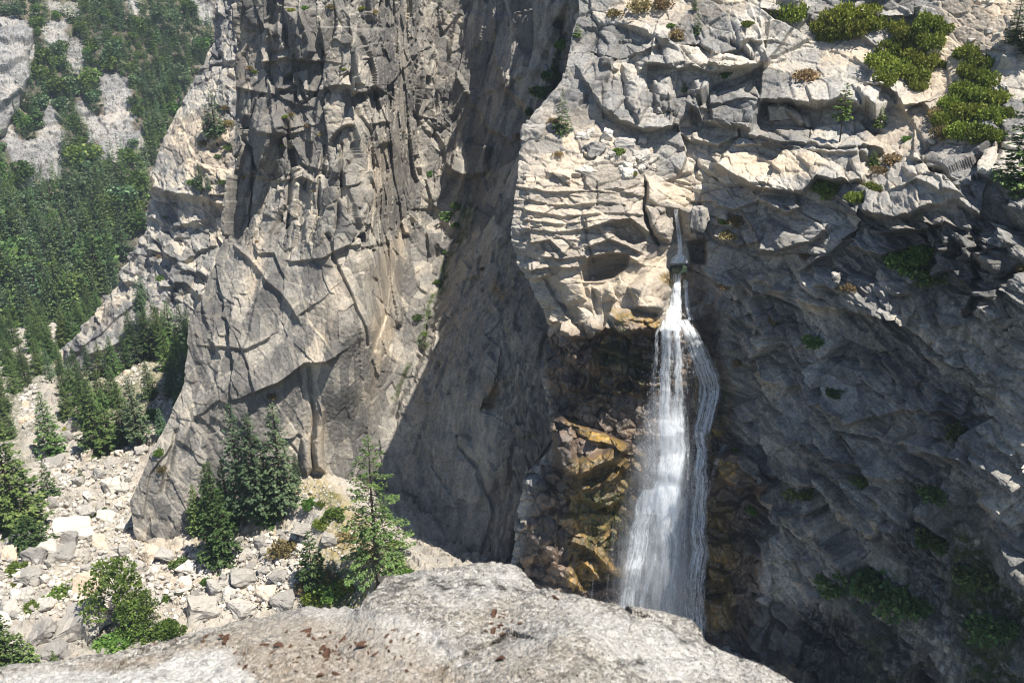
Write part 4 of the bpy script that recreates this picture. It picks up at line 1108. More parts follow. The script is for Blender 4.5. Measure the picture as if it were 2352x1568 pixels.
lc = [(-120, 1560, -1.86), (200, 1520, -1.84), (500, 1460, -1.82), (800, 1405, -1.80), (850, 1390, -1.72), (1000, 1320, -1.76), (1120, 1305, -1.78), (1230, 1365, -1.76), (1560, 1412, -1.74), (1700, 1510, -1.74), (1900, 1640, -1.74),
      (100, 1650, -1.72), (600, 1650, -1.66), (1000, 1560, -1.62), (1300, 1460, -1.58), (1500, 1600, -1.58), (1000, 1680, -1.55), (1700, 1660, -1.62), (300, 1560, -1.76), (700, 1520, -1.68), (850, 1460, -1.68), (1050, 1420, -1.66)]
lca = np.array(lc)
zf = tps(lca[:, :2] / 100, lca[:, 2], 0.02)
zz = zf(np.stack([px.ravel(), py.ravel()], -1) / 100)
P = atz(px.ravel(), py.ravel(), zz)
d = 0.018 * fbm(P, 0.35, 301, 4) + 0.006 * fbm(P, 0.05, 305, 3) + blocks(P, (0.014, 0.014, 0.014), 311, 0.0014, 0.003, 0.0012, 0.15, None, 0) + blocks(P, (0.3, 0.3, 0.3), 313, 0.004, 0.014, 0.002, 0.05)
md = relief(px.ravel() + 6 * fbm(P, 0.06, 331, 3), py.ravel() + 4 * fbm(P, 0.06, 333, 3),
            [('ledge', [(1115, 1480), (1180, 1450), (1240, 1435), (1290, 1425), (1300, 1440)], -0.010, 30), ('ledge', [(1410, 1530), (1450, 1512), (1520, 1505), (1600, 1512), (1640, 1530)], -0.014, 20),
             ('crack', [(1600, 1440), (1620, 1470), (1640, 1490)], 0.015, 5)])
r = ray(px.ravel(), py.ravel())
r /= np.linalg.norm(r, axis=1, keepdims=True)
P[:, 2] += d
P -= r * md[:, None]
P = P.reshape(nb, -1, 3)
last = P[-1]
rows = [P]
for k in range(1, nw + 1):
    q = last.copy()
    s = k / nw
    q[:, 1] += 0.10 * math.sin(min(1, s * 1.5) * math.pi / 2) + 0.25 * s
    q[:, 2] -= 0.13 * s + 2.2 * s ** 2.2
    q[:, 0] += 0.02 * fbm(q, 0.2, 321, 2)
    rows.append(q[None])
P = np.vstack(rows)
fx, fy = np.vstack([px, np.repeat(px[-1:], nw, 0)]).ravel(), np.vstack([py, np.repeat(py[-1:], nw, 0)]).ravel()
PF = P.reshape(-1, 3)
wx, wy = fbm(PF, 0.12, 341, 4) * 20, fbm(PF, 0.12, 343, 4) * 12
lm = {'stain': masks_rgba(fx + wx, fy + wy, [
    (0, [(-120, 1540), (330, 1530), (500, 1490), (600, 1568), (620, 1700), (-120, 1700)], 14, 0.95), (0, [(690, 1400), (830, 1405), (1010, 1450), (1100, 1520), (900, 1500), (700, 1420)], 16, 0.7), (0, [(930, 1310), (1180, 1310), (1230, 1370), (1000, 1400)], 20, 0.6),
    (0, [(1230, 1380), (1560, 1420), (1690, 1510), (1810, 1580), (1500, 1560), (1330, 1450)], 25, 0.7), (0, [(1150, 1460), (1290, 1430), (1330, 1470), (1200, 1500)], 12, 0.6),
    (1, [(330, 1500), (620, 1430), (830, 1430), (980, 1480), (1100, 1568), (640, 1600), (500, 1500)], 25, 0.85), (1, [(1050, 1410), (1170, 1400), (1180, 1440), (1080, 1450)], 18, 0.5), (1, [(160, 1510), (420, 1480), (400, 1510), (180, 1530)], 10, 0.8),
    (1, [(1130, 1490), (1350, 1480), (1400, 1568), (1100, 1600)], 30, 0.45),
    (2, [(960, 1325), (1100, 1330), (1210, 1345), (1230, 1372), (1050, 1370), (980, 1350)], 12, 1), (2, [(1500, 1420), (1600, 1430), (1640, 1470), (1560, 1470)], 12, 0.95), (2, [(1340, 1495), (1400, 1540), (1380, 1550), (1335, 1520)], 8, 1),
    (2, [(1405, 1530), (1470, 1508), (1560, 1505), (1480, 1525), (1415, 1545)], 6, 1), (2, [(1130, 1470), (1230, 1445), (1280, 1450), (1160, 1490)], 7, 0.9), (2, [(1010, 1470), (1120, 1495), (1110, 1505), (1000, 1480)], 5, 0.8),
    (2, [(1650, 1540), (1740, 1550), (1700, 1580), (1620, 1568)], 10, 0.7), (2, [(1400, 1388), (1470, 1395), (1440, 1410), (1400, 1402)], 5, 0.9), (2, [(880, 1350), (960, 1330), (950, 1345), (880, 1370)], 6, 0.8)])}
F = gridfaces(nb + nw, len(ex_))
tag(obj('ledge_ground', mesh('ledge_ground', PF, F, M['ledge'], False, lm)), kind='structure')
TREES['ledge_ground'] = BVHTree.FromPolygons(PF.tolist(), F.tolist())

# ------------------------------------------------------------------ plants
def unit(v):
    return v / (np.linalg.norm(v, axis=-1, keepdims=True) + 1e-9)


def sprays(C, D, U, ln, wd, r, droop=0.15):
    """leaf or needle sprays: bent diamonds at C along D, width along U"""
    n = len(C)
    ln, wd = np.broadcast_to(ln, n)[:, None], np.broadcast_to(wd, n)[:, None]
    tip = C + D * ln
    tip[:, 2] -= droop * ln[:, 0]
    mid = C + D * ln * 0.45
    V = np.stack([C, mid + U * wd, tip, mid - U * wd], 1).reshape(-1, 3)
    F = np.arange(n * 4).reshape(n, 4)
    return V, F


def tube(pts, rad, k=6):
    pts = np.asarray(pts, float)
    m = len(pts)
    d = unit(np.gradient(pts, axis=0))
    a = unit(np.cross(d, np.where(np.abs(d[:, 2:]) > 0.9, [[1.0, 0, 0]], [[0, 0, 1.0]])))
    b = np.cross(d, a)
    th = np.linspace(0, 2 * math.pi, k, endpoint=False)
    V = pts[:, None] + (a[:, None] * np.cos(th)[None, :, None] + b[:, None] * np.sin(th)[None, :, None]) * np.asarray(rad, float)[:, None, None]
    F = []
    for i in range(m - 1):
        for j in range(k):
            F.append((i * k + j, i * k + (j + 1) % k, (i + 1) * k + (j + 1) % k, (i + 1) * k + j))
    return V.reshape(-1, 3), np.array(F)


def join(parts):
    Vs, Fs, o = [], [], 0
    for V, F in parts:
        Vs.append(V)
        Fs.append(np.asarray(F) + o)
        o += len(V)
    return np.vstack(Vs), np.vstack(Fs)


def conifer_geo(seed, R=0.16, whorls=34, nbr=6, nsp=14, bare=0.06, droop=0.25, gap=0.0, size=0.028, power=0.8, limbs=True, ragged=0.3, lean=0.0, flat=0.35):
    """unit-height conifer: (crown V,F), (trunk V,F)"""
    g = np.random.default_rng(seed)
    C, D, U, L, W = [], [], [], [], []
    limb = []
    for i in range(whorls):
        t = (i + g.uniform(0, 0.9)) / whorls
        z = bare + (1 - bare) * t
        if g.random() < gap * (1 - t): continue
        prof = (1 - t) ** power * (0.55 + 0.45 * min(1, t * 5 + 0.35)) + 0.02
        nb_ = max(3, int(nbr * (0.5 + 0.5 * (1 - t)) + 0.5))
        a0 = g.uniform(0, 6.3)
        for k in range(nb_):
            if g.random() < gap * 0.5: continue
            a = a0 + 6.283 * k / nb_ + g.uniform(-0.35, 0.35)
            ln = R * prof * g.uniform(1 - ragged, 1 + 0.6 * ragged)
            rise = 0.45 * (t - 0.35) - droop * (1 - t) * 0.6 + g.uniform(-0.1, 0.1)
            d = np.array([math.cos(a), math.sin(a), rise])
            side = np.array([-math.sin(a), math.cos(a), 0])
            base = np.array([0, 0, z + g.uniform(-0.5, 0.5) / whorls])
            m = max(3, int(nsp * (ln / R) ** 0.7 + 1))
            s = np.sqrt(g.uniform(0.06, 1.0, m))
            sg = g.choice([-1.0, 1.0], m)
            cur = (-0.16 * droop + 0.10) * s ** 2 * ln
            off = sg * g.uniform(0, 0.30, m) * ln * (1.15 - s)
            c = base + d * (s * ln)[:, None] + side * off[:, None]
            c[:, 2] += cur + g.normal(0, 0.004, m)
            dd = unit(d[None] * 1.0 + side[None] * (sg * g.uniform(0.1, 1.0, m))[:, None] + g.normal(0, 0.15, (m, 3)))
            uu = unit(np.cross(dd, np.array([0, 0, 1.0]) + g.normal(0, flat, (m, 3))))
            C.append(c); D.append(dd); U.append(uu)
            sc = size * g.uniform(0.7, 1.4, m) * (0.55 + 0.45 * (1 - t))
            L.append(sc); W.append(sc * g.uniform(0.28, 0.45, m))
            if limbs:
                limb.append(tube([base - [0, 0, 0.004], base + d * ln * 0.5 + [0, 0, (-0.16 * droop + 0.10) * 0.25 * ln], base + d * ln * 0.92 + [0, 0, (-0.16 * droop + 0.10) * 0.85 * ln]], [0.0028 * prof + 0.0008, 0.0018 * prof + 0.0005, 0.0004], 3))
    # leader
    C.append(np.array([[0, 0, 0.975]] * 5)); D.append(unit(g.normal(0, 0.25, (5, 3)) + [0, 0, 1.0])); U.append(unit(g.normal(0, 1, (5, 3)) * [1, 1, 0]))
    L.append(np.full(5, size * 1.1)); W.append(np.full(5, size * 0.22))
    crown = sprays(np.vstack(C), np.vstack(D), np.vstack(U), np.concatenate(L), np.concatenate(W), g)
    zz = np.linspace(-0.03, 0.99, 7)
    tr = tube(np.stack([0.004 * np.sin(zz * 5 + seed), 0.004 * np.cos(zz * 4 + seed), zz], -1), 0.0125 * (1.02 - zz) + 0.001, 7)
    return crown, (join([tr] + limb) if limbs else tr)


def clump_geo(g, centres, radii, per, size, flat=0.6):
    """foliage clumps: leaves spread through the outer part of irregular balls"""
    C, D = [], []
    for c, r in zip(centres, radii):
        m = int(per * g.uniform(0.8, 1.2))
        v = unit(g.normal(0, 1, (m, 3)))
        rr = r * g.uniform(0.55, 1.08, m) ** 0.6 * np.where(g.random(m) < 0.14, g.uniform(1.1, 1.55, m), 1.0)
        C.append(c + v * rr[:, None] * np.array([1, 1, flat]))
        D.append(unit(v + g.normal(0, 0.7, (m, 3)) + [0, 0, 0.25]))
    C, D = np.vstack(C), np.vstack(D)
    U = unit(np.cross(D, g.normal(0, 1, D.shape)))
    s = size * g.uniform(0.6, 1.4, len(C))
    return sprays(C, D, U, s, s * 0.42, g, 0.1)


def broadleaf_geo(seed, spread=0.36, n=16, per=130, size=0.035, squat=0.75):
    g = np.random.default_rng(seed)
    limbs = [tube([[0, 0, -0.03], [0.01, 0.0, 0.2], [0.02, 0.01, 0.4], [0.0, 0.0, 0.62]], [0.028, 0.02, 0.015, 0.006], 6)]
    cs, rs = [], []
    for i in range(n):
        t = (i + 0.5) / n
        a = i * 2.4 + g.uniform(-0.4, 0.4)
        z = 0.30 + 0.62 * t
        r = spread * (math.sin(math.pi * min(1, 0.25 + 0.75 * t)) ** 0.7) * g.uniform(0.35, 1.0)
        c = np.array([r * math.cos(a), r * math.sin(a), z])
        cs.append(c)
        rs.append(g.uniform(0.09, 0.16) * (1.1 - 0.35 * t))
        z0 = min(0.6, 0.2 + 0.5 * t)
        limbs.append(tube([[0.01, 0, z0 - 0.02], c * [0.5, 0.5, 0] + [0, 0, (z0 + z) / 2], c], [0.009, 0.006, 0.002], 4))
    return clump_geo(g, cs, rs, per, size, squat), join(limbs)


def bush_geo(seed, n=9, per=110, size=0.11, high=0.6, loose=0.0):
    """unit bush: about one unit across, sits on z=0"""
    g = np.random.default_rng(seed)
    cs, rs = [np.array([0, 0, high * 0.3])], [0.26]
    for i in range(n):
        a = i * 2.4 + g.uniform(-0.5, 0.5)
        r = 0.42 * math.sqrt((i + 0.4) / n) * g.uniform(0.8, 1.15)
        cs.append(np.array([r * math.cos(a), r * math.sin(a), high * (0.55 - 0.9 * r * r) * g.uniform(0.6, 1.15)]))
        rs.append(g.uniform(0.13, 0.21) * (1 + loose * g.uniform(-0.4, 0.6)))
    leaves = clump_geo(g, cs, rs, per, size, 0.7)
    st = [tube([[0, 0, -0.12], c * 0.5 + [0, 0, -0.02], c], [0.014, 0.009, 0.004], 4) for c in cs[1:]]
    return leaves, join(st)


class Kind:
    """one plant of a kind: meshes for crown and stem, copied for each plant"""
    def __init__(s, name, geo, leaf, stem, crown='crown', trunk='trunk'):
        s.name, s.cn, s.tn = name, crown, trunk
        s.crown = mesh(name + '_' + crown, geo[0][0], geo[0][1], leaf)
        s.trunk = mesh(name + '_' + trunk, geo[1][0], geo[1][1], stem, True)

    def place(s, loc, h, rz, label, cat, group=None, wide=1.0, parts=True, name=None, tilt=(0, 0)):
        e = empty(name or s.name, loc, label, cat, group, rz)
        e.scale = (h * wide, h * wide, h)
        e.rotation_euler = (tilt[0], tilt[1], rz)
        obj(s.cn, s.crown, e)
        if parts: obj(s.tn, s.trunk, e)
        return e


FIR = [Kind('fir_tree', conifer_geo(s, R=0.17, whorls=42, nbr=8, nsp=26, bare=0.03, size=0.024, ragged=0.45), M['needle'], M['bark']) for s in (1, 2, 3)]
TALL = [Kind('fir_tree', conifer_geo(s, R=0.115, whorls=50, nbr=7, nsp=22, bare=0.16, size=0.019, gap=0.14, ragged=0.5, power=0.6, droop=0.45), M['needle_blue'], M['bark']) for s in (11, 12, 13)]
OPEN = Kind('fir_tree', conifer_geo(23, R=0.235, whorls=29, nbr=7, nsp=60, bare=0.15, size=0.0175, gap=0.10, ragged=0.5, power=0.72, droop=0.25, flat=0.25), M['needle'], M['bark'])
YOUNG = [Kind('fir_tree', conifer_geo(s, R=0.30, whorls=20, nbr=7, nsp=22, bare=0.03, size=0.055, power=0.85), M['needle'], M['bark']) for s in (31, 32)]
WIDE = Kind('fir_tree', conifer_geo(36, R=0.62, whorls=20, nbr=9, nsp=36, bare=0.02, size=0.075, power=0.7), M['needle'], M['bark'])
LEAFY = Kind('conifer_sapling', conifer_geo(41, R=0.26, whorls=20, nbr=6, nsp=22, bare=0.10, size=0.06, power=0.6, gap=0.1, ragged=0.5, flat=0.9), M['leaf'], M['bark'])
BARE = Kind('fir_tree', conifer_geo(43, R=0.15, whorls=15, nbr=6, nsp=18, bare=0.42, size=0.05, power=0.45, gap=0.1, ragged=0.4), M['leaf'], M['bark'])
OAK = [Kind('leafy_tree', broadleaf_geo(s), M['leaf'], M['bark']) for s in (51, 52)]
BUSH = [Kind('shrub', bush_geo(s), M['leaf'], M['deadwood'], 'foliage', 'stem') for s in (61, 62)]
DARKB = [Kind('shrub', bush_geo(s), M['needle'], M['deadwood'], 'foliage', 'stem') for s in (63, 64)]
MANZ = [Kind('manzanita_shrub', bush_geo(s, 14, 150, 0.075, 0.42), M['manzanita'], M['deadwood'], 'foliage', 'stem') for s in (65, 66, 67)]
DRY = [Kind('dry_shrub', bush_geo(s, 8, 80, 0.10, 0.5, 0.5), M['dry'], M['deadwood'], 'foliage', 'stem') for s in (68, 69)]
ROCKS = ['massif', 'cliff', 'cliff_rib', 'gorge_floor', 'valley_hillside']


def tree(kind, bx, by, ty, label, group=None, wide=1.0, on=None, cat='tree', name=None, tilt=(0, 0)):
    h = hit(bx, by, on or ROCKS)
    if h is None:
        print('NO HIT', bx, by); return None
    p = np.array(h[0])
    H = max(0.5, height_for(p, ty))
    return kind.place(p - [0, 0, 0.02 * H], H, random.uniform(0, 6.28), label, cat, group, wide, name=name, tilt=tilt)


def shrub(kind, cx, cy, wpx, label, group=None, high=1.0, on=None, cat='shrub', sink=0.12):
    h = hit(cx, cy, on or ROCKS)
    if h is None:
        print('NO HIT', cx, cy); return None
    p = np.array(h[0])
    d = project(p)[2]
    s = wpx * d / FPX
    e = kind.place(p - np.array([0, 0, s * sink]), s, random.uniform(0, 6.28), label, cat, group)
    e.scale = (s, s, s * high)
    return e


FL = ['gorge_floor']
# ---- the trees one can tell apart in the gorge
tree(OPEN, 868, 1344, 999, 'tall open-branched fir with a bare lower trunk, right against the shaded slab', on=FL)
tree(FIR[0], 507, 1285, 1056, 'broad dense fir standing in front of the clump beside the rubble slope', on=FL, wide=1.12)
tree(TALL[0], 560, 1206, 922, 'slim fir with a long dark trunk, tallest on the left of the wall-foot clump', on=FL, wide=1.0)
tree(TALL[1], 596, 1203, 944, 'full grey-green fir in the middle of the wall-foot clump', on=FL, wide=1.35)
tree(TALL[2], 652, 1189, 922, 'tall ragged fir on the right of the wall-foot clump, under the overhang', on=FL, wide=1.25)
tree(FIR[1], 488, 1215, 1062, 'dark fir half hidden behind the broad dense fir', on=FL, wide=1.1)
tree(FIR[2], 455, 1215, 1110, 'low dark fir against the cliff foot left of the clump', on=FL, wide=1.3)
tree(FIR[2], 528, 1210, 1050, 'dark fir in the shade behind the slim long-trunked fir', on=FL, wide=1.2)
tree(FIR[0], 622, 1196, 1030, 'dark lower fir between the full fir and the ragged fir', on=FL, wide=1.2)
tree(TALL[0], 680, 1117, 1038, 'thin little pine with a bare leaning stem beside the split rock pillar', on=FL, wide=1.3, tilt=(0.0, -0.05))
tree(YOUNG[0], 718, 1340, 1222, 'bright young fir on the rubble in front of the open-branched fir', on=FL, wide=1.0)
tree(FIR[1], 42, 1218, 938, 'huge dark fir at the edge of the boulder bed, its foot behind the low fir', on=FL, wide=1.35)
tree(FIR[2], -28, 1190, 960, 'dark fir beside the huge fir, cut off by the picture edge', on=FL, wide=1.2)
tree(FIR[0], 121, 1052, 896, 'dark single fir between two arms of the pale boulder bed', on=FL, wide=1.25)
tree(FIR[1], 224, 1040, 868, 'dense fir with its shadow on the boulders, front left of the middle grove', on=FL, wide=1.3)
tree(FIR[2], 253, 1022, 886, 'dense fir in the centre of the middle grove', on=FL, wide=1.2)
tree(FIR[0], 287, 1012, 868, 'broad fir on the right of the middle grove', on=FL, wide=1.1)
tree(TALL[1], 320, 1026, 862, 'thinner fir with a clean trunk at the right end of the middle grove', on=FL, wide=1.5)
tree(FIR[0], 200, 985, 850, 'fir at the back left of the middle grove', on=FL, wide=1.2)
tree(FIR[1], 172, 930, 826, 'fir between the stream and the middle grove', on=FL, wide=1.25)
tree(FIR[2], 345, 915, 826, 'fir with pale scree on both sides below the rock rib', on=FL, wide=1.3)
tree(TALL[2], 372, 1002, 936, 'scraggly small fir touching the edge of the tall grey wall', on=FL, wide=1.7)
tree(YOUNG[1], 114, 1142, 1058, 'small yellowish conifer beside the huge dark fir', on=FL, wide=0.9)
tree(YOUNG[0], 187, 1104, 1074, 'tiny dark fir alone among the pale boulders', on=FL)
tree(WIDE, 72, 1262, 1186, 'low wide young fir behind the round grey boulder', on=FL)
tree(FIR[0], 10, 1545, 1366, 'fir rising behind the ledge in the lower corner', on=FL, wide=1.4)
tree(YOUNG[1], 66, 1545, 1452, 'bushy short fir beside the corner fir behind the ledge', on=FL, wide=1.0)
tree(YOUNG[0], 126, 1524, 1494, 'tiny fir tip showing over the ledge', on=FL)
tree(OAK[0], 284, 1452, 1274, 'leafy tree with several rounded crowns above the grey slab rock', on=FL, wide=0.95)
tree(OAK[1], 340, 1440, 1348, 'smaller leafy tree beside the leafy tree with rounded crowns', on=FL, wide=0.9)
tree(OAK[1], 308, 1460, 1372, 'low leafy tree at the foot of the tree with rounded crowns', on=FL, wide=1.1)
# ---- grove behind: under the rib, along the stream
grove = [(118, 880, 800), (150, 905, 815), (140, 860, 790), (178, 880, 795), (208, 872, 785), (235, 865, 780), (262, 858, 770), (290, 850, 765), (318, 835, 742), (345, 820, 705), (372, 815, 700), (398, 812, 690), (425, 808, 694),
         (440, 842, 730), (412, 850, 752), (385, 852, 740), (190, 915, 830), (232, 930, 845), (262, 925, 835), (215, 955, 862), (428, 880, 790), (400, 905, 820), (432, 912, 838), (305, 800, 706), (330, 762, 640), (410, 940, 872), (155, 960, 880),
         (360, 768, 690), (435, 780, 705), (382, 795, 712)]
for i, (x, y, ty) in enumerate(grove):
    tree(FIR[i % 3] if i % 4 else TALL[i % 3], x, y, ty, 'dark green fir in the grove below the pale rock rib', 'firs of the grove below the rock rib', wide=random.uniform(1.1, 1.5), on=['gorge_floor', 'cliff_rib'])
for i, (x, y, ty) in enumerate([(-30, 930, 830), (8, 950, 850), (35, 900, 815), (60, 882, 800), (90, 860, 775), (-10, 890, 790), (25, 860, 770), (18, 1005, 900), (-35, 1010, 890), (55, 850, 772)]):
    tree(FIR[i % 3], x, y, ty, 'dark green fir on the far bank of the boulder bed', 'firs on the far bank of the boulder bed', wide=random.uniform(1.1, 1.4), on=FL)
g_ = np.random.default_rng(77)
for i in range(52):
    x, y = g_.uniform(-50, 128), g_.uniform(735, 862)
    if i > 34: x, y = g_.uniform(128, 235), g_.uniform(745, 800)
    if 116 < x < 140 and y < 800 or 60 < x < 130 and y > 845: continue
    tree(FIR[i % 3], x, y, y - g_.uniform(62, 92), 'dark green fir where the gorge opens into the forest', 'firs where the gorge opens into the forest', wide=g_.uniform(1.1, 1.5), on=FL)
# ---- on the rib
for x, y, ty, lab in ((478, 322, 240, 'tall slim fir on the upper ledge of the rock rib'), (498, 330, 205, 'thin grey fir on the rib beside the tall slim fir'), (462, 445, 372, 'fir on the steep pale ramp of the rib'), (480, 440, 400, 'short fir on the ramp of the rib'),
                      (330, 700, 630, 'fir growing against the lower edge of the rib')):
    tree(TALL[int(x) % 3], x, y, ty, lab, on=['cliff_rib'], wide=1.6)
for i, (x, y, wd) in enumerate([(470, 330, 26), (505, 300, 30), (525, 340, 24), (520, 250, 24), (512, 420, 22), (370, 640, 22), (365, 590, 14), (440, 420, 22), (380, 500, 12), (525, 285, 30), (500, 360, 16)]):
    shrub(DARKB[i % 2] if i % 3 else DRY[0], x, y, wd, 'small shrub rooted in a crack of the pale rock rib', 'shrubs on the rock rib', on=['cliff_rib'])

# ---- up on the massif
MS = ['massif']
tree(YOUNG[1], 1290, 300, 206, 'bushy bright pine on the shoulder above the pale buttress', on=MS, wide=0.85, name='pine_tree')
tree(YOUNG[0], 1601, 78, 24, 'small pointed fir on the upper slope between grey blocks', on=MS, wide=0.8)
tree(YOUNG[0], 1596, 22, -10, 'fir at the top of the picture above the small pointed fir', on=MS, wide=0.9)
tree(LEAFY, 1326, 86, 54, 'light green little fir on the edge above the dark recess', on=MS, wide=1.3)
tree(LEAFY, 1281, 168, 98, 'thin pale-stemmed sapling leaning over the dark recess', on=['massif', 'cliff'], wide=0.9)
tree(LEAFY, 1572, 214, 188, 'tiny light green fir on a ledge among grey blocks', on=MS, wide=1.2)
tree(BARE, 1928, 326, 190, 'slender fir with a bare trunk growing under the long overhang', on=MS, wide=1.0)
tree(LEAFY, 2020, 296, 246, 'light green sapling at the edge of the sandy gully', on=MS, wide=1.3)
tree(LEAFY, 2004, 382, 346, 'rounded green sapling below the sandy gully', on=MS, wide=1.5)
tree(FIR[0], 2346, 432, 150, 'dark tall fir at the edge of the picture beside the white slab', on=MS, wide=1.5)
tree(FIR[1], 2328, 98, -30, 'dark fir at the top corner above the sandy slope', on=MS, wide=1.2)
tree(FIR[2], 2362, 120, -20, 'second dark fir in the top corner above the sandy slope', on=MS, wide=1.2)
# manzanita thickets: one shrub beside the other
MZ = [(1815, 34, 66, 'lone round manzanita on the pale rock near the top'), (1890, 70, 50, 0), (1915, 52, 60, 0), (1948, 40, 62, 0), (1985, 40, 60, 0), (1930, 78, 56, 0), (1968, 72, 58, 0), (2008, 62, 50, 0), (1895, 92, 40, 0),
      (2060, 70, 46, 1), (2090, 90, 60, 1), (2130, 62, 62, 1), (2165, 70, 40, 1), (2140, 105, 60, 1), (2050, 120, 60, 1), (2095, 135, 64, 1), (2130, 150, 58, 1), (2020, 150, 64, 1), (2060, 165, 66, 1), (2100, 180, 60, 1), (2035, 185, 50, 1), (2160, 150, 30, 1), (2110, 205, 36, 1),
      (2220, 130, 54, 2), (2250, 150, 52, 2), (2225, 175, 56, 2), (2265, 190, 56, 2), (2210, 215, 56, 2), (2250, 230, 64, 2), (2290, 235, 54, 2), (2185, 250, 58, 2), (2225, 270, 66, 2), (2275, 275, 60, 2), (2310, 265, 40, 2), (2170, 285, 54, 2), (2210, 310, 62, 2), (2255, 315, 60, 2), (2290, 320, 40, 2), (2165, 315, 44, 3), (2152, 270, 40, 3)]
mzl = {0: ('green manzanita in the highest thicket on the slope', 'manzanitas of the highest thicket'), 1: ('green manzanita in the middle thicket above the dark boulder', 'manzanitas of the middle thicket'),
       2: ('bright green manzanita in the long thicket above the white slab', 'manzanitas of the long thicket'), 3: ('greyish dying manzanita at the lower edge of the long thicket', 'greyish manzanitas of the long thicket')}
for i, (x, y, wd, lab) in enumerate(MZ):
    lb, gr = (lab, None) if isinstance(lab, str) else mzl[lab]
    shrub((DRY[0] if lab == 3 else MANZ[i % 3]), x, y, wd * 1.12, lb, gr, high=1.5, on=MS)
for i, (k, x, y, wd, lab) in enumerate([
        (BUSH[0], 1900, 440, 72, 'round green bush at the edge of the shaded rocks'), (MANZ[0], 1975, 455, 56, 'olive bush on the lit rib beside the round green bush'), (MANZ[1], 2005, 432, 46, 'small yellow-green bush above the lit rib'), (DRY[0], 2050, 372, 58, 'dry brown bush beside the white slab'),
        (DRY[1], 2020, 395, 40, 'dry brown bush below the rounded green sapling'), (BUSH[1], 2075, 612, 100, 'large sunlit bush on the dark shaded cliff'), (BUSH[0], 2115, 590, 74, 'upper part of the sunlit brush on the shaded cliff'), (DARKB[0], 2130, 640, 80, 'dark bush in shade right of the sunlit bush'),
        (BUSH[0], 2082, 322, 24, 'small bush in the sandy gully'), (DRY[0], 1850, 180, 60, 'grey-green low bush above the long overhang'), (DRY[1], 1558, 84, 46, 'dry bush between rounded grey blocks'), (BUSH[1], 1293, 108, 40, 'bright bush on the rim of the dark recess'),
        (BUSH[0], 1300, 135, 34, 'bright bush just under the bush on the rim of the dark recess'), (DARKB[1], 1262, 180, 44, 'dark bush in the shadow of the recess rim'), (DARKB[0], 1240, 215, 50, 'lower dark bush in the recess beside the rim'), (DARKB[1], 1222, 262, 34, 'dark shrub at the corner of the pale shoulder'),
        (DRY[0], 1192, 315, 26, 'tan tuft on the corner of the pale buttress'), (DRY[1], 1272, 280, 26, 'rust-coloured tuft beside the bushy bright pine'), (DRY[0], 1282, 356, 24, 'brown tuft on top of the pale buttress'), (BUSH[0], 1420, 352, 30, 'yellow-green tuft among the slabs above the buttress'),
        (MANZ[2], 1455, 400, 18, 'narrow tuft in the crack right of the bedded buttress'), (BUSH[1], 1540, 62, 20, 'small bush near the crest'), (DRY[0], 1470, 20, 60, 'straw-coloured brush on the crest'), (DRY[1], 1520, 14, 56, 'straw-coloured brush next to the crest rocks'), (DRY[0], 1410, 35, 40, 'dry brush above the dark recess corner'),
        (MANZ[0], 1718, 56, 30, 'little shrub on the speckled slab'), (BUSH[0], 1662, 174, 34, 'low green shrub in the shadow under the long block'), (DRY[1], 1690, 510, 46, 'dry brush beside the fallen grey log'), (BUSH[1], 1662, 512, 26, 'green tuft beside the fallen grey log'), (DRY[0], 1670, 545, 44, 'dry brush below the fallen grey log'),
        (DRY[1], 1662, 660, 30, 'pale brush on the cliff right of the falls'), (DRY[0], 1695, 835, 30, 'pale tuft on the cliff right of the falls, lower down'), (DRY[1], 1850, 590, 30, 'dry tuft on the lit diagonal rib'), (DRY[0], 1950, 665, 34, 'tan tuft under a bright boulder in the shade'), (DRY[1], 2340, 615, 44, 'tan bush on the dark boulders at the picture edge'),
        (DRY[0], 1780, 740, 40, 'pale tuft low on the shaded ledges'), (DARKB[0], 1977, 1104, 50, 'dark shrub under a block in the shaded cliff'), (DARKB[1], 1838, 1136, 62, 'dark shrub beside the smooth shaded panel'), (DARKB[0], 2142, 1246, 74, 'dark shrub at the mouth of the shaded hollow'), (DARKB[1], 2205, 996, 60, 'dark shrub above the arching lip'),
        (DARKB[0], 1985, 1340, 120, 'widest dark bush on the lower shaded ledge'), (DARKB[1], 2080, 1395, 110, 'dark bush on the ledge right of the widest bush'), (DARKB[0], 1915, 1350, 76, 'dark bush at the left end of the lower shaded ledge'), (DARKB[1], 2140, 1140, 56, 'dark shrub high in the shaded hollow'), (DARKB[0], 2240, 1330, 90, 'green brush deep in the shaded hollow'),
        (DARKB[1], 2280, 1450, 100, 'green brush at the bottom of the shaded hollow'), (DARKB[0], 1915, 905, 40, 'dark tuft on the bedded shaded wall'), (DARKB[1], 1870, 790, 54, 'dark bush in the band of shaded ledges'), (BUSH[0], 1725, 1175, 26, 'bright green tuft beside the brown boulder right of the falls'), (BUSH[1], 1690, 1035, 18, 'green tuft above the brown boulder right of the falls')]):
    shrub(k, x, y, wd, lab, on=['massif', 'cliff'] if x < 1300 else MS)
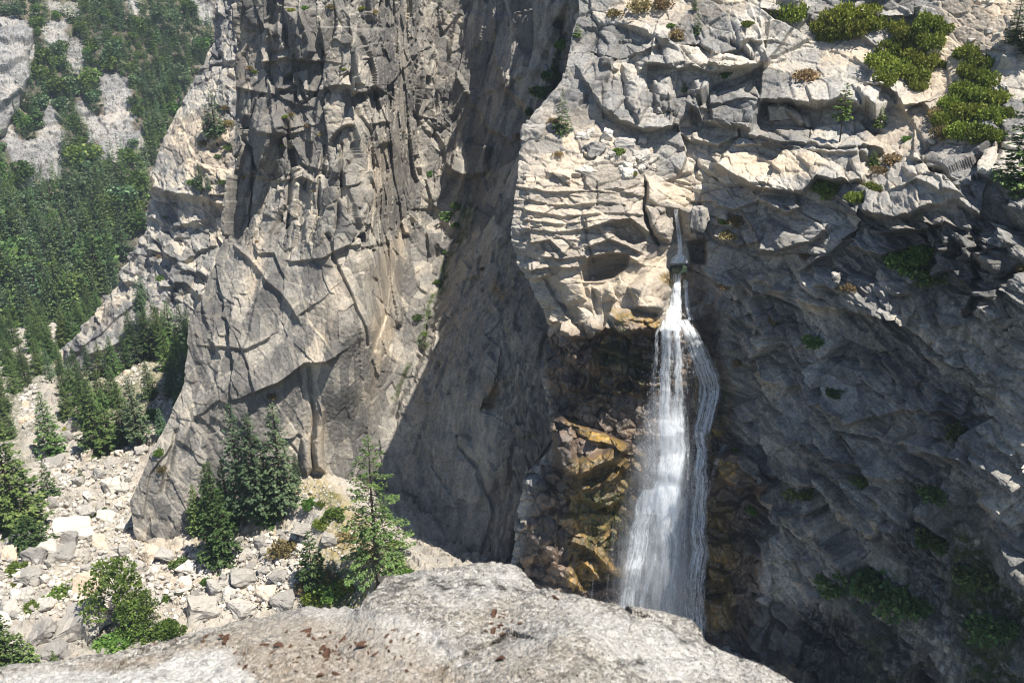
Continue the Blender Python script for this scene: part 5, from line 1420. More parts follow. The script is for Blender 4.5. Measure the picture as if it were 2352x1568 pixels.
# ---- on the tall wall
for i, (k, x, y, wd) in enumerate([(DRY[0], 575, 158, 20), (MANZ[0], 585, 165, 16), (DRY[1], 760, 18, 22), (MANZ[1], 668, 25, 20), (DRY[0], 665, 265, 22), (MANZ[0], 655, 268, 14), (DRY[1], 705, 290, 18), (BUSH[0], 700, 20, 16), (DRY[0], 720, 440, 14), (MANZ[2], 650, 335, 12), (DRY[1], 560, 408, 16), (MANZ[0], 790, 160, 12),
                                   (DRY[0], 735, 310, 16), (MANZ[1], 830, 20, 18), (DRY[1], 860, 30, 22), (DRY[0], 590, 555, 10), (DRY[1], 622, 912, 26), (DRY[0], 925, 305, 14), (MANZ[0], 1030, 30, 12)]):
    shrub(k, x, y, wd, 'small dry tuft rooted in a crack of the tall grey wall', 'tufts on the tall grey wall', on=['cliff'])
for i, (k, x, y, wd, lab) in enumerate([(DARKB[0], 1035, 500, 44, 'dark conifer-like bush in the shaded recess'), (DARKB[1], 1050, 478, 34, 'dark bush just above the conifer-like bush in the recess'), (BUSH[0], 1050, 520, 24, 'green seep plants under the dark bush of the recess'), (BUSH[1], 1022, 580, 20, 'green seep plants on the wet crack of the slab'),
                                        (BUSH[0], 1005, 650, 20, 'green seep plants further down the wet crack'), (BUSH[1], 978, 770, 20, 'bright seep plants low on the wet crack'), (DARKB[0], 960, 730, 26, 'dark tuft beside the wet crack'), (DARKB[1], 985, 400, 20, 'dark tuft in the upper corner of the recess'), (DRY[0], 1110, 620, 20, 'rusty tuft on the slab edge')]):
    shrub(k, x, y, wd, lab, on=['cliff'])
# ---- shrubs of the gorge floor
for i, (k, x, y, wd, hi, lab) in enumerate([
        (BUSH[0], 145, 1360, 66, 0.8, 'long green bush left of the tilted grey slab rock'), (BUSH[1], 115, 1378, 40, 0.8, 'low end of the long green bush by the slab rock'), (BUSH[1], 68, 1398, 44, 1.0, 'round green bush below the flat grey boulders'), (BUSH[0], 300, 1476, 100, 0.5, 'low green thicket along the foot of the leafy tree'), (BUSH[1], 250, 1480, 80, 0.5, 'left part of the low thicket under the leafy tree'),
        (BUSH[0], 384, 1452, 66, 1.0, 'dense rounded bush right of the leafy trees'), (BUSH[1], 212, 1188, 26, 1.5, 'upright green bush in the middle of the boulder bed'), (BUSH[0], 238, 1172, 18, 1.0, 'small bush just above the upright bush in the boulder bed'), (BUSH[1], 208, 1370, 24, 0.8, 'small bush at the foot of the tilted slab rock'), (BUSH[0], 378, 1380, 30, 1.2, 'bright bush beside the pool'),
        (BUSH[1], 36, 1306, 48, 0.6, 'flat green bush in front of the round grey boulder'), (MANZ[0], 10, 1218, 40, 0.8, 'yellow-green bush on the bank at the picture edge'), (MANZ[1], 14, 1350, 44, 0.5, 'flat bush at the picture edge below the round boulder'), (DARKB[0], 413, 1298, 44, 0.9, 'olive bush between boulders at the cliff corner'),
        (BUSH[0], 476, 1338, 28, 1.0, 'grey-green bush beside the dark pool'), (BUSH[1], 716, 1162, 44, 1.0, 'round green bush on the pale talus'), (MANZ[2], 738, 1158, 26, 1.1, 'light bush next to the round bush on the talus'), (DRY[0], 652, 1264, 64, 1.0, 'round rust-brown bush on the rubble'), (DRY[1], 632, 1272, 44, 0.8, 'smaller brown bush leaning on the rust-brown bush'),
        (MANZ[0], 740, 1200, 44, 0.8, 'yellow-green brush along the foot of the wall'), (BUSH[0], 770, 1180, 50, 0.7, 'green brush in the corner of the wall foot'), (DRY[0], 800, 1230, 60, 0.5, 'ochre grass tussock behind the open-branched fir'), (MANZ[1], 726, 1372, 66, 0.9, 'feathery green brush at the rim of the ledge'), (BUSH[1], 770, 1365, 72, 0.9, 'large green brush above the ledge rim'),
        (MANZ[2], 800, 1345, 60, 0.9, 'green brush left of the open-branched fir foot'), (DRY[1], 750, 1330, 54, 0.8, 'straw-grey brush between the young fir and the open fir'), (DRY[0], 695, 1350, 36, 0.9, 'grey twiggy brush at the foot of the young fir'), (DRY[0], 850, 1270, 54, 0.5, 'golden tussock behind the fir trunk'), (MANZ[0], 915, 1290, 40, 0.6, 'shaded brush at the foot of the slab'),
        (BUSH[0], 905, 1250, 36, 0.6, 'green brush in the angle of slab and talus'), (BUSH[1], 930, 1315, 44, 0.6, 'dark green brush just over the ledge rim'), (BUSH[0], 350, 955, 44, 0.8, 'pale green brush between fir trunks below the rib'), (DRY[0], 372, 1080, 22, 1.5, 'brush hanging on the cliff corner'), (BUSH[1], 365, 1045, 22, 1.6, 'small green bush on the cliff corner'),
        (MANZ[1], 160, 985, 30, 0.8, 'bright shrub between pale boulders near the single fir'), (BUSH[0], 143, 1206, 24, 0.5, 'low green patch between pale boulders'), (MANZ[2], 80, 1040, 30, 0.8, 'olive shrub left of the dark single fir')]):
    shrub(k, x, y, wd, lab, high=hi, on=['gorge_floor', 'cliff'] if x in (372, 365) else FL)

# ---- far valley side: single trees in front, the rest one mass
far_geo = [conifer_geo(s, R=0.17, whorls=22, nbr=6, nsp=8, bare=0.02, size=0.05, limbs=False, ragged=0.4, power=0.95) for s in (71, 72, 73, 74)]
FAR = [Kind('fir_tree', gm, M['needle'] if i % 2 else M['needle_blue'], M['bark']) for i, gm in enumerate(far_geo)]
oak_geo = [clump_geo(np.random.default_rng(s), [np.array([0.26 * math.cos(k * 2.4) * (0.3 + 0.7 * (k % 3) / 2), 0.26 * math.sin(k * 2.4) * (0.3 + 0.7 * (k % 3) / 2), 0.35 + 0.11 * (k % 5)]) for k in range(11)], [0.2] * 11, 40, 0.13) for s in (81, 82)]
FOAK = [Kind('leafy_tree', (gm, tube([[0, 0, -0.05], [0, 0, 0.3], [0.02, 0, 0.5]], [0.04, 0.03, 0.02])), M['leaf'] if i else M['needle'], M['bark']) for i, gm in enumerate(oak_geo)]
gq = np.random.default_rng(91)
cand = []
for y in np.arange(-30, 940, 16.5):
    for x in np.arange(-60, 560, 19.0):
        cand.append((x + gq.uniform(-6, 6), y + gq.uniform(-5, 5)))
for y in np.arange(-30, 360, 15.0):
    for x in np.arange(-60, 540, 17.0):
        cand.append((x + gq.uniform(-8, 8), y + gq.uniform(-7, 7)))
cand = np.array(cand)
keep = np.ones(len(cand), bool)
for p in SCREE:
    keep &= pmask(cand[:, 0], cand[:, 1], p, 2) < 0.5
ripl = np.interp(cand[:, 1], *np.array(rib_left, float).T)
keep &= cand[:, 0] < ripl + 15
thin = smooth(500, 330, cand[:, 1]) * smooth(330, 180, cand[:, 0])
keep &= gq.random(len(cand)) > 0.06 + 0.22 * thin
cand = cand[keep]
cand = cand[np.argsort(-cand[:, 1])]
mV, mF, mT = {}, {}, {}
n_ind = 0
for x, y in cand:
    h = hit(x, y, ['valley_hillside'])
    if h is None: continue
    occ = hit(x, y - 8, ['cliff_rib', 'cliff', 'gorge_floor'])
    if occ is not None and occ[3] < h[3] - 5: continue
    p = np.array(h[0])
    low = smooth(250, 600, y)
    oak = gq.random() < (0.30 - 0.2 * low if x < 330 else 0.08)
    H = gq.uniform(18, 28) * (0.55 if oak else 1.0) * (0.74 + 0.55 * low) * gq.choice([0.55, 0.85, 1.0, 1.15, 1.4])
    wd = gq.uniform(0.75, 1.05) if not oak else gq.uniform(1.0, 1.4)
    if n_ind < 225 and gq.random() < 0.8:
        n_ind += 1
        if oak:
            FOAK[int(gq.integers(2))].place(p, H, gq.uniform(0, 6.3), 'rounded leafy tree in the forest on the far valley side', 'tree', 'leafy trees of the far valley side', wd)
        else:
            FAR[int(gq.integers(4))].place(p, H, gq.uniform(0, 6.3), 'dark pointed fir in the forest on the far valley side', 'tree', 'firs of the far valley side', wd)
    else:
        i = int(gq.integers(2)) + 4 if oak else int(gq.integers(4))
        V, F = oak_geo[i - 4] if oak else far_geo[i][0]
        a = gq.uniform(0, 6.3)
        R = np.array([[math.cos(a), -math.sin(a), 0], [math.sin(a), math.cos(a), 0], [0, 0, 1]]) * [H * wd, H * wd, H]
        key = 2 if oak and i == 5 else (1 if i % 2 else 0)
        mV.setdefault(key, []).append(V @ np.array([[math.cos(a), math.sin(a), 0], [-math.sin(a), math.cos(a), 0], [0, 0, 1]]) * [H * wd, H * wd, H] + p)
        mF.setdefault(key, []).append(F)
        mT.setdefault(key, []).append(np.full(len(V), gq.random()))
allV, allF, mi, o = [], [], [], 0
for key in sorted(mV):
    for V, F in zip(mV[key], mF[key]):
        allV.append(V); allF.append(F + o); o += len(V); mi.append(np.full(len(F), key))
tone = np.concatenate([t_ for key in sorted(mT) for t_ in mT[key]])
me = mesh('forest', np.vstack(allV), np.vstack(allF), None, False, {'tone': np.stack([tone, tone, tone, tone * 0 + 1], -1)})
for mm in (M['needle_blue'], M['needle'], M['leaf']): me.materials.append(mm)
me.polygons.foreach_set('material_index', np.concatenate(mi).astype(np.int32))
tag(obj('forest', me), kind='stuff')
print('far trees', n_ind, sum(len(v) for v in mV.values()))

# ------------------------------------------------------------------ boulders
import bmesh


def hull(seed, n=16, bevel=0.05, box=0.6):
    g = np.random.default_rng(seed)
    bm = bmesh.new()
    v = unit(g.normal(0, 1, (n, 3)))
    v = np.sign(v) * np.abs(v) ** box
    v *= g.uniform(0.82, 1.08, (n, 1)) * 0.62
    for q in v: bm.verts.new(q)
    r = bmesh.ops.convex_hull(bm, input=bm.verts)
    bmesh.ops.delete(bm, geom=[e for e in r['geom_interior'] if isinstance(e, bmesh.types.BMVert)], context='VERTS')
    bmesh.ops.dissolve_limit(bm, angle_limit=0.28, verts=bm.verts, edges=bm.edges)
    if bevel:
        bmesh.ops.bevel(bm, geom=list(bm.edges), offset=bevel, segments=2, affect='EDGES', profile=0.6)
    bmesh.ops.triangulate(bm, faces=bm.faces)
    if bevel:
        bmesh.ops.subdivide_edges(bm, edges=[e for e in bm.edges if e.calc_length() > 0.09], cuts=2, use_grid_fill=True)
        bmesh.ops.subdivide_edges(bm, edges=[e for e in bm.edges if e.calc_length() > 0.11], cuts=1, use_grid_fill=True)
        bmesh.ops.triangulate(bm, faces=bm.faces)
    bm.verts.ensure_lookup_table()
    V = np.array([q.co for q in bm.verts])
    F = np.array([[q.index for q in f.verts] for f in bm.faces])
    bm.free()
    if bevel:
        Q = V + seed * 7
        V = V + unit(V) * (0.05 * fbm(Q, 0.5, 5, 3) + blocks(Q, (0.45, 0.45, 0.3), 7, 0.035, 0.07, 0.012, 0.05) + blocks(Q, (0.17, 0.17, 0.12), 9, 0.012, 0.022, 0.0, 0.05))[:, None]
    lo, hi = V.min(0), V.max(0)
    return (V - (lo + hi) / 2) / (hi - lo), F


HUL = [hull(100 + k) for k in range(10)]
BLOCK = [hull(200 + k, 12, 0.03, 0.35) for k in range(5)]
BM = {}
for k, hgeo in enumerate(HUL): BM['p', k] = mesh('boulder', *hgeo, M['boulder']); BM['g', k] = mesh('boulder', *hgeo, M['grey_boulder'])
for k, hgeo in enumerate(BLOCK): BM['pb', k] = mesh('boulder', *hgeo, M['boulder']); BM['gb', k] = mesh('boulder', *hgeo, M['grey_boulder'])
gb = np.random.default_rng(5)


def boulder(x, y, wpx, hpx, kind, label, group=None, deep=0.9, rot=None, on=FL, lift=0.15):
    h = hit(x, y + hpx * 0.3, on)
    if h is None: return
    p = np.array(h[0])
    s = project(p)[2] / FPX
    k = int(gb.integers(10 if len(kind) == 1 else 5))
    o = obj('boulder', BM[kind, k], None, p + np.array([0, 0, hpx * s * lift]))
    o.scale = (wpx * s, wpx * s * deep, hpx * s * 1.25)
    o.rotation_euler = (gb.uniform(-0.25, 0.25), gb.uniform(-0.25, 0.25), gb.uniform(-0.5, 0.5)) if rot is None else rot
    return tag(o, label, 'boulder', group)


for q in [(78, 1271, 56, 48, 'g', 'round grey boulder with a dark hollow at its foot, by the low wide fir'), (70, 1322, 64, 36, 'g', 'flat grey boulder below the round grey boulder'), (200, 1340, 62, 62, 'gb', 'tilted grey slab rock beside the long green bush'), (139, 1275, 80, 44, 'g', 'broad tan-grey rock right of the round grey boulder'),
          (107, 1388, 46, 34, 'p', 'wedge-shaped pale boulder above the big grey slab'), (187, 1420, 120, 64, 'gb', 'largest flat grey slab rock, shaded by the leafy tree'), (100, 1448, 66, 46, 'gb', 'grey slab left of the largest flat slab'), (130, 1490, 60, 46, 'g', 'grey rock low by the ledge rim'), (346, 1272, 46, 44, 'p', 'large white boulder at the foot of the cliff corner'),
          (356, 1312, 28, 28, 'p', 'round cream boulder below the large white boulder'), (228, 1244, 44, 38, 'p', 'white angular boulder in mid stream bed'), (172, 1212, 96, 44, 'pb', 'long cream slab right of the low wide fir'), (123, 1154, 36, 28, 'g', 'grey boulder at the foot of the huge dark fir'), (259, 1112, 40, 40, 'p', 'big pale wedge boulder near the cliff edge'),
          (255, 1064, 34, 32, 'g', 'grey boulder under the middle grove'), (126, 1064, 58, 24, 'gb', 'long low slab at the foot of the single fir'), (61, 966, 32, 24, 'g', 'rounded tan boulder high in the bed, lower of two'), (59, 930, 24, 22, 'g', 'rounded tan boulder high in the bed, upper of two'), (174, 972, 34, 28, 'gb', 'grey-tan block between single fir and grove'),
          (160, 1000, 28, 26, 'gb', 'smaller block below the grey-tan block'), (326, 1034, 34, 24, 'g', 'grey rock leaning on the edge of the tall wall'), (465, 1392, 76, 46, 'gb', 'box-shaped grey boulder with a flat top beside the pool'), (562, 1318, 60, 40, 'gb', 'large tilted block on the rubble slope'), (495, 1345, 44, 36, 'p', 'pale boulder between box boulder and rubble'),
          (760, 1234, 38, 34, 'gb', 'pale block behind the open-branched fir'), (698, 1216, 56, 24, 'gb', 'long slab above the rust-brown bush'), (604, 1244, 36, 26, 'g', 'grey pointed rock under the wall-foot clump'), (546, 1242, 24, 36, 'gb', 'upright grey stone in front of the clump'), (650, 1230, 24, 22, 'g', 'grey stone left of the long slab'), (642, 1324, 46, 34, 'gb', 'tan block left of the young fir'),
          (884, 1322, 30, 50, 'gb', 'leaning slab stone right of the fir trunk'), (1085, 1322, 44, 50, 'gb', 'dark slab leaning on the shaded wall behind the ledge'), (560, 1390, 70, 36, 'p', 'pale angular boulder above the ledge rim'), (610, 1360, 54, 30, 'p', 'flat pale boulder beside the small pool'), (650, 1378, 60, 34, 'g', 'grey-white boulder at the rim right of the pool'), (420, 1335, 44, 30, 'p', 'pale boulder left of the dark pool'),
          (525, 1365, 40, 30, 'p', 'cream boulder between the box boulder and the rim'), (20, 1268, 44, 34, 'g', 'grey boulder at the picture edge'), (22, 1395, 50, 34, 'p', 'pale boulder at the picture edge below the flat bush'), (60, 1360, 40, 26, 'p', 'pale flat boulder above the round green bush'), (285, 1262, 26, 34, 'pb', 'upright tan block in the stream bed'),
          (283, 1212, 30, 26, 'p', 'rounded pale boulder close to the cliff corner'), (160, 1236, 40, 40, 'gb', 'broken slab with a dark hole right of the low wide fir'), (318, 1300, 34, 30, 'p', 'pale block left of the round cream boulder'), (30, 1245, 50, 30, 'g', 'mossy grey rock at the bank')]:
    boulder(*q)
bed = [(110, 740), (140, 745), (150, 800), (110, 800), (90, 900), (150, 1060), (60, 1000), (40, 900)]
zones = [([(30, 890), (90, 880), (110, 1000), (130, 1080), (240, 980), (330, 1040), (300, 1150), (330, 1260), (440, 1290), (420, 1420), (160, 1420), (0, 1420), (0, 1230), (110, 1150), (80, 1040)], 100, 'pale granite boulder among many in the bed of the gorge', 'pale boulders in the gorge bed', 'p', 9, 40),
         ([(400, 1260), (540, 1240), (700, 1210), (720, 1300), (640, 1400), (420, 1420)], 45, 'grey angular rock on the rubble slope below the clump of firs', 'angular rocks on the rubble slope', 'gb', 8, 34),
         ([(270, 860), (330, 825), (345, 840), (335, 890), (290, 880), (250, 900)], 14, 'white scree block between the firs below the rib', 'white scree blocks below the rib', 'p', 6, 14),
         ([(340, 930), (440, 860), (430, 940), (330, 1030)], 12, 'pale block between tree trunks beside the tall wall', 'pale blocks beside the tall wall', 'p', 6, 14),
         ([(690, 1120), (740, 1100), (770, 1190), (700, 1200)], 8, 'small pale stone on the talus below the split pillar', 'stones on the talus below the pillar', 'p', 5, 12)]
for poly, n, lab, grp, kd, s0, s1 in zones:
    a = np.array(poly)
    c = 0
    while c < n:
        x, y = gb.uniform(a[:, 0].min(), a[:, 0].max()), gb.uniform(a[:, 1].min(), a[:, 1].max())
        if not inside(np.array([x]), np.array([y]), poly)[0]: continue
        s = s0 + (s1 - s0) * gb.random() ** 2.1
        boulder(x, y, s * gb.uniform(0.9, 1.4), s * gb.uniform(0.7, 1.0), kd if gb.random() < 0.8 else ('g' if kd == 'p' else 'p'), lab, grp, lift=0.2)
        c += 1
# rubble too small and too many to count
SM = [hull(300 + k, 18, 0.0, 0.6) for k in range(8)]
rv, rf, o = [], [], 0
for poly, n, s0, s1 in ((zones[0][0], 3000, 2.5, 15), (zones[1][0], 1700, 2.5, 13), ([(640, 1110), (740, 1080), (790, 1180), (900, 1290), (850, 1400), (690, 1400), (700, 1230)], 700, 2, 6), (zones[2][0], 260, 2, 6), (zones[3][0], 260, 2, 6), (bed, 260, 2, 6)):
    a = np.array(poly)
    X = gb.uniform(a[:, 0].min(), a[:, 0].max(), n * 4)
    Yv = gb.uniform(a[:, 1].min(), a[:, 1].max(), n * 4)
    k = inside(X, Yv, poly)
    for x, y in list(zip(X[k], Yv[k]))[:n]:
        h = hit(x, y, FL)
        if h is None: continue
        p = np.array(h[0])
        s = (s0 + (s1 - s0) * gb.random() ** 3) * project(p)[2] / FPX
        V, F = SM[int(gb.integers(8))]
        e = np.array(Matrix.Rotation(gb.uniform(0, 6.3), 3, 'Z') @ Matrix.Rotation(gb.uniform(-0.5, 0.5), 3, 'X'))
        rv.append((V * [s * gb.uniform(0.9, 1.5), s, s * gb.uniform(0.6, 1.0)]) @ e.T + p + [0, 0, 0.2 * s])
        rf.append(F + o)
        o += len(V)
tag(obj('rubble', mesh('rubble', np.vstack(rv), np.vstack(rf), M['boulder'])), kind='stuff')

# stones on the buttress top and in the sandy gully
for i, (x, y, wx_, hx, kd, lab) in enumerate([(1222, 316, 56, 44, 'g', 'rounded grey boulder on the corner of the pale shoulder'), (1365, 348, 46, 30, 'p', 'wedge-shaped pale block on top of the buttress'), (1395, 318, 26, 30, 'pb', 'upright pale slab above the buttress'), (1392, 336, 26, 20, 'pb', 'square pale block right under the upright slab'),
                                              (1295, 405, 50, 22, 'gb', 'grey wedge stone lying on the smooth buttress top'), (1345, 400, 44, 26, 'p', 'pale block perched above the bedding ledges'), (1362, 642, 10, 9, 'p', 'small round stone in the mouth of the pothole'), (1440, 400, 40, 24, 'p', 'pale slab piece right of the perched block'), (1478, 362, 44, 20, 'pb', 'long pale slab piece right of the buttress top'),
                                              (1435, 330, 50, 20, 'pb', 'flat pale slab above the yellow-green tuft'), (1606, 508, 44, 50, 'g', 'brown rounded chockstone beside the upper fall'), (1615, 440, 40, 24, 'p', 'bright white block above the chockstone'), (1637, 420, 30, 20, 'p', 'pale block beside the bright white block'), (1574, 655, 14, 18, 'p', 'pale stone at the outlet of the amber pool'),
                                              (1815, 12, 60, 40, 'g', 'big grey boulder at the top above the lone manzanita'), (1792, 262, 62, 34, 'g', 'grey boulder lying inside the long overhang'), (2312, 150, 40, 34, 'p', 'bright boulder beside the long thicket'), (1920, 640, 22, 22, 'g', 'bright boulder in the shaded cliff'), (1790, 640, 46, 36, 'g', 'angular lit block on the shaded cliff'),
                                              (1360, 705, 26, 28, 'p', 'pale block wedged below the pothole'), (1700, 1088, 84, 72, 'g', 'brown boulder beside the trickle right of the falls'), (2085, 130, 10, 8, 'p', 'pale stone in the thicket')]):
    if i in (19, 20, 21): continue
    boulder(x, y - hx * 0.3, wx_, hx, kd, lab, on=MS, lift=0.1)
for i in range(34):
    x, y = gb.uniform(1330, 1540), gb.uniform(295, 400)
    if y < 290 + (x - 1330) * 0.2: continue
    s = gb.uniform(6, 18)
    boulder(x, y, s * 1.3, s * 0.8, 'pb' if i % 2 else 'p', 'loose pale slab piece on the shoulder above the buttress', 'loose slab pieces above the buttress', on=MS)
for i in range(22):
    x = gb.uniform(2100, 2350)
    y = gb.uniform(0, 110) if i % 2 else gb.uniform(20, 330)
    s = gb.uniform(4, 14)
    boulder(x, y, s * 1.4, s * 0.8, 'p', 'loose pale stone on the sandy slope near the top corner', 'loose stones on the sandy slope', on=MS)
# split pillar stands as part of the wall; fallen log and drift wood
def log(pts, rads, on, label, mat, lift=0.2):
    P = []
    for (x, y) in pts:
        h = hit(x, y, on)
        P.append(np.array(h[0]) if h else P[-1])
    P = np.array(P)
    P = np.linspace(P[0], P[-1], len(pts)) + [0, -0.4, lift]
    b = P[0].copy()
    V, F = tube(P - b, rads, 7)
    o = obj('dead_log', mesh('dead_log', V, F, mat, True), None, b)
    tag(o, label, 'log')


log([(1668, 442), (1690, 472), (1708, 500), (1728, 534)], [0.16, 0.24, 0.3, 0.34], MS, 'bare dead trunk leaning on the rocks right of the upper fall', M['deadwood'], 0.6)
log([(594, 1393), (608, 1392), (624, 1392)], [0.3, 0.28, 0.2], FL, 'short drift log across the small pool', M['deadwood'], 0.5)
log([(1838, 262), (1850, 280), (1862, 300)], [0.2, 0.16, 0.1], MS, 'thin dead branch leaning under the long overhang', M['deadwood'], 0.3)

# ------------------------------------------------------------------ pools
def pool(pts, on, mat, name='stream_water', up=0.12):
    P = np.array([np.array(hit(x, y, on)[0]) for x, y in pts])
    z = np.median(P[:, 2]) + up
    Q = np.array([atz(x, y, z) for x, y in pts])
    c = Q.mean(0)
    V = np.vstack([[c], Q])
    n = len(Q)
    F = np.array([(0, 1 + i, 1 + (i + 1) % n) for i in range(n)])
    # thickness so that it is a body of water
    tag(obj(name, mesh(name, np.vstack([V, Q - [0, 0, 1.0]]), [F, np.array([(1 + i, n + 1 + i, n + 1 + (i + 1) % n, 1 + (i + 1) % n) for i in range(n)])], mat)), kind='structure')


pool([(400, 1362), (430, 1350), (470, 1352), (500, 1366), (480, 1376), (430, 1374)], FL, M['pool'])
pool([(585, 1392), (600, 1384), (622, 1388), (632, 1396), (600, 1402)], FL, M['pool'])
pool([(268, 1090), (285, 1080), (292, 1100), (278, 1112)], FL, M['pool'])
pool([(172, 1172), (200, 1158), (206, 1176), (186, 1184)], FL, M['pool'])
pool([(430, 1295), (450, 1282), (470, 1290), (455, 1305)], FL, M['pool'])

# ------------------------------------------------------------------ the falls
wf = None
p0 = hit(1545, 745, MS)[0]
wf = empty('waterfall', p0, 'white waterfall dropping in veils over wet brown ledges into the gorge', 'waterfall')
p0 = np.array(p0)


def rockY(x, y):
    h = hit(x, y, MS)
    return h[0][1] if h else 205.0


def strip(name, pts, hw, dens, opa=1.0, off=1.0, bulge=0.8, seed=0, n=120, m=22, cling=0.5):
    pts = np.array(pts, float)
    t = np.linspace(0, 1, n)
    s = np.linspace(0, 1, len(pts))
    cx, cy = np.interp(t, s, pts[:, 0]), np.interp(t, s, pts[:, 1])
    k = np.ones(9) / 9
    pad = lambda a: np.convolve(np.concatenate([np.full(4, a[0]) - (a[1] - a[0]) * np.arange(4, 0, -1), a, np.full(4, a[-1]) + (a[-1] - a[-2]) * np.arange(1, 5)]), k, 'valid')
    cx, cy = pad(cx), pad(cy)
    if name in ('strand', 'right_branch'): cx = cx + 7 * fbm(np.stack([cy * 0, cy * 0 + seed * 3.3, cy], -1), 55.0, 411, 3)
    w_ = np.interp(t, s, np.array(hw, float))
    Y = np.array([min(rockY(x, y), rockY(x - 0.6 * q, y), rockY(x + 0.6 * q, y)) for x, y, q in zip(cx, cy, w_)])
    free = np.minimum.accumulate(Y)
    Y = cling * Y + (1 - cling) * free
    k = np.ones(15) / 15
    Y = np.convolve(np.pad(Y, 7, 'edge'), k, 'valid') - off
    u = np.linspace(-1, 1, m)
    px = cx[:, None] + u[None] * w_[:, None]
    py = np.repeat(cy[:, None], m, 1)
    YY = Y[:, None] - bulge * np.sqrt(np.clip(1 - u[None] ** 2, 0, 1))
    P = at(px, py, YY).reshape(-1, 3)
    P = P + (0.25 * fbm(P, (1.2, 1.2, 5), 401 + seed, 3))[:, None] * np.array([0.5, 1, 0])
    C = P.reshape(n, m, 3)
    v = np.concatenate([[0], np.cumsum(np.linalg.norm(np.diff(C[:, m // 2], axis=0), axis=1))])
    uu = u[None] * (w_ * project(C[:, m // 2])[2] / FPX)[:, None]
    uv = np.stack([uu + 13.7 * seed, np.repeat(v[:, None], m, 1) + 31.1 * seed], -1).reshape(-1, 2)
    de = (np.interp(t, np.linspace(0, 1, len(dens)), dens) + (0 if name == 'mist' else DB))[:, None] * np.ones((1, m))
    edge_ = np.clip((1 - np.abs(u)) / 0.45, 0, 1) ** 0.6
    de = de * (0.25 + 0.75 * edge_[None])
    op = opa * smooth(0, 0.02, t)[:, None] * np.clip((1 - np.abs(u)) / (0.6 if name == 'mist' else 0.2), 0, 1)[None]
    cols = np.stack([de, op * np.ones_like(de), 0 * de, 0 * de + 1], -1).reshape(-1, 4)
    obj(name, mesh(name, P - p0, gridfaces(n, m), M['water'], True, {'strands': cols}, uv), wf)


DB = 0.14
strip('upper_cascade', [(1552, 480), (1554, 505), (1560, 535), (1562, 565), (1562, 590), (1562, 600)], [5, 6, 6, 7, 8, 9], [0.9, 0.85, 0.85, 0.9, 1.05, 0.85], 1, 1.0, 0.4, 1)
strip('splash', [(1561, 580), (1560, 592), (1558, 604)], [11, 20, 24], [0.5, 0.85, 0.9], 0.9, 1.3, 0.6, 31, 30)
strip('veil', [(1580, 1010), (1580, 1100), (1574, 1200), (1566, 1300), (1560, 1420), (1556, 1500)], [26, 36, 44, 50, 56, 58], [0.4, 0.42, 0.42, 0.4, 0.4, 0.4], 0.85, 3.4, 1.2, 32, 140, 30, 0.2)
strip('middle_cascade', [(1556, 646), (1553, 675), (1551, 700), (1546, 725), (1540, 745), (1538, 760)], [9, 14, 17, 22, 28, 32], [0.9, 1.0, 1.05, 0.95, 0.85, 0.8], 1, 0.6, 0.5, 2)
strip('side_cascade', [(1577, 650), (1577, 680), (1580, 710), (1588, 735)], [5, 6, 7, 9], [0.7, 0.8, 0.7, 0.7], 1, 0.6, 0.3, 3)
strip('veil', [(1543, 742), (1543, 800), (1540, 870), (1534, 950), (1530, 1030), (1526, 1120), (1520, 1200), (1514, 1300), (1510, 1420), (1508, 1500)], [34, 40, 48, 56, 62, 76, 90, 100, 106, 108], [0.5, 0.44, 0.36, 0.36, 0.42, 0.46, 0.44, 0.42, 0.42, 0.42], 0.9, 2.6, 2.0, 4, 200, 40, 0.3)
strip('veil', [(1545, 742), (1548, 830), (1546, 930), (1542, 1030), (1538, 1120), (1530, 1210), (1522, 1310), (1516, 1420), (1514, 1500)], [30, 40, 52, 62, 70, 84, 96, 104, 106], [0.36, 0.32, 0.32, 0.38, 0.44, 0.42, 0.38, 0.36, 0.36], 0.8, 4.2, 1.6, 14, 200, 40, 0.2)
strip('mist', [(1530, 900), (1520, 1000), (1515, 1100), (1500, 1200), (1496, 1300), (1494, 1420), (1494, 1500)], [50, 78, 92, 104, 118, 124, 124], [0.9, 1.0, 1.05, 1.1, 1.1, 1.05, 1.0], 0.26, 5.0, 2.5, 15, 120, 40, 0.1)
strip('mist', [(1545, 960), (1545, 1060), (1540, 1140), (1525, 1240), (1520, 1340), (1518, 1500)], [40, 66, 80, 92, 100, 104], [0.9, 1.0, 1.1, 1.1, 1.05, 1.0], 0.2, 1.2, 2.0, 16, 120, 40, 0.1)
strip('strand', [(1516, 752), (1510, 800), (1505, 850), (1498, 930), (1492, 1010), (1490, 1090)], [4, 6, 9, 14, 18, 20], [0.85, 0.7, 0.5, 0.4, 0.35, 0.3], 0.9, 2.2, 0.4, 5)
strip('strand', [(1535, 750), (1533, 820), (1530, 890), (1528, 960), (1534, 1000), (1528, 1070), (1515, 1130), (1500, 1180)], [12, 14, 16, 20, 24, 24, 30, 34], [0.95, 0.85, 0.78, 0.85, 1.0, 0.8, 0.95, 0.7], 1, 3.2, 0.8, 6, 160)
strip('strand', [(1556, 752), (1560, 820), (1560, 900), (1556, 970), (1548, 1040), (1542, 1110), (1538, 1170), (1536, 1240)], [10, 12, 14, 20, 22, 26, 28, 30], [0.9, 0.8, 0.7, 0.9, 0.85, 0.95, 0.85, 0.6], 1, 3.3, 0.8, 7, 160)
strip('right_branch', [(1570, 732), (1588, 765), (1606, 810), (1624, 855), (1632, 890), (1626, 940), (1612, 985), (1600, 1020)], [14, 22, 30, 34, 32, 28, 26, 24], [0.85, 0.8, 0.74, 0.72, 0.74, 0.78, 0.74, 0.6], 1, 1.2, 0.2, 8, 160, 30, 0.8)
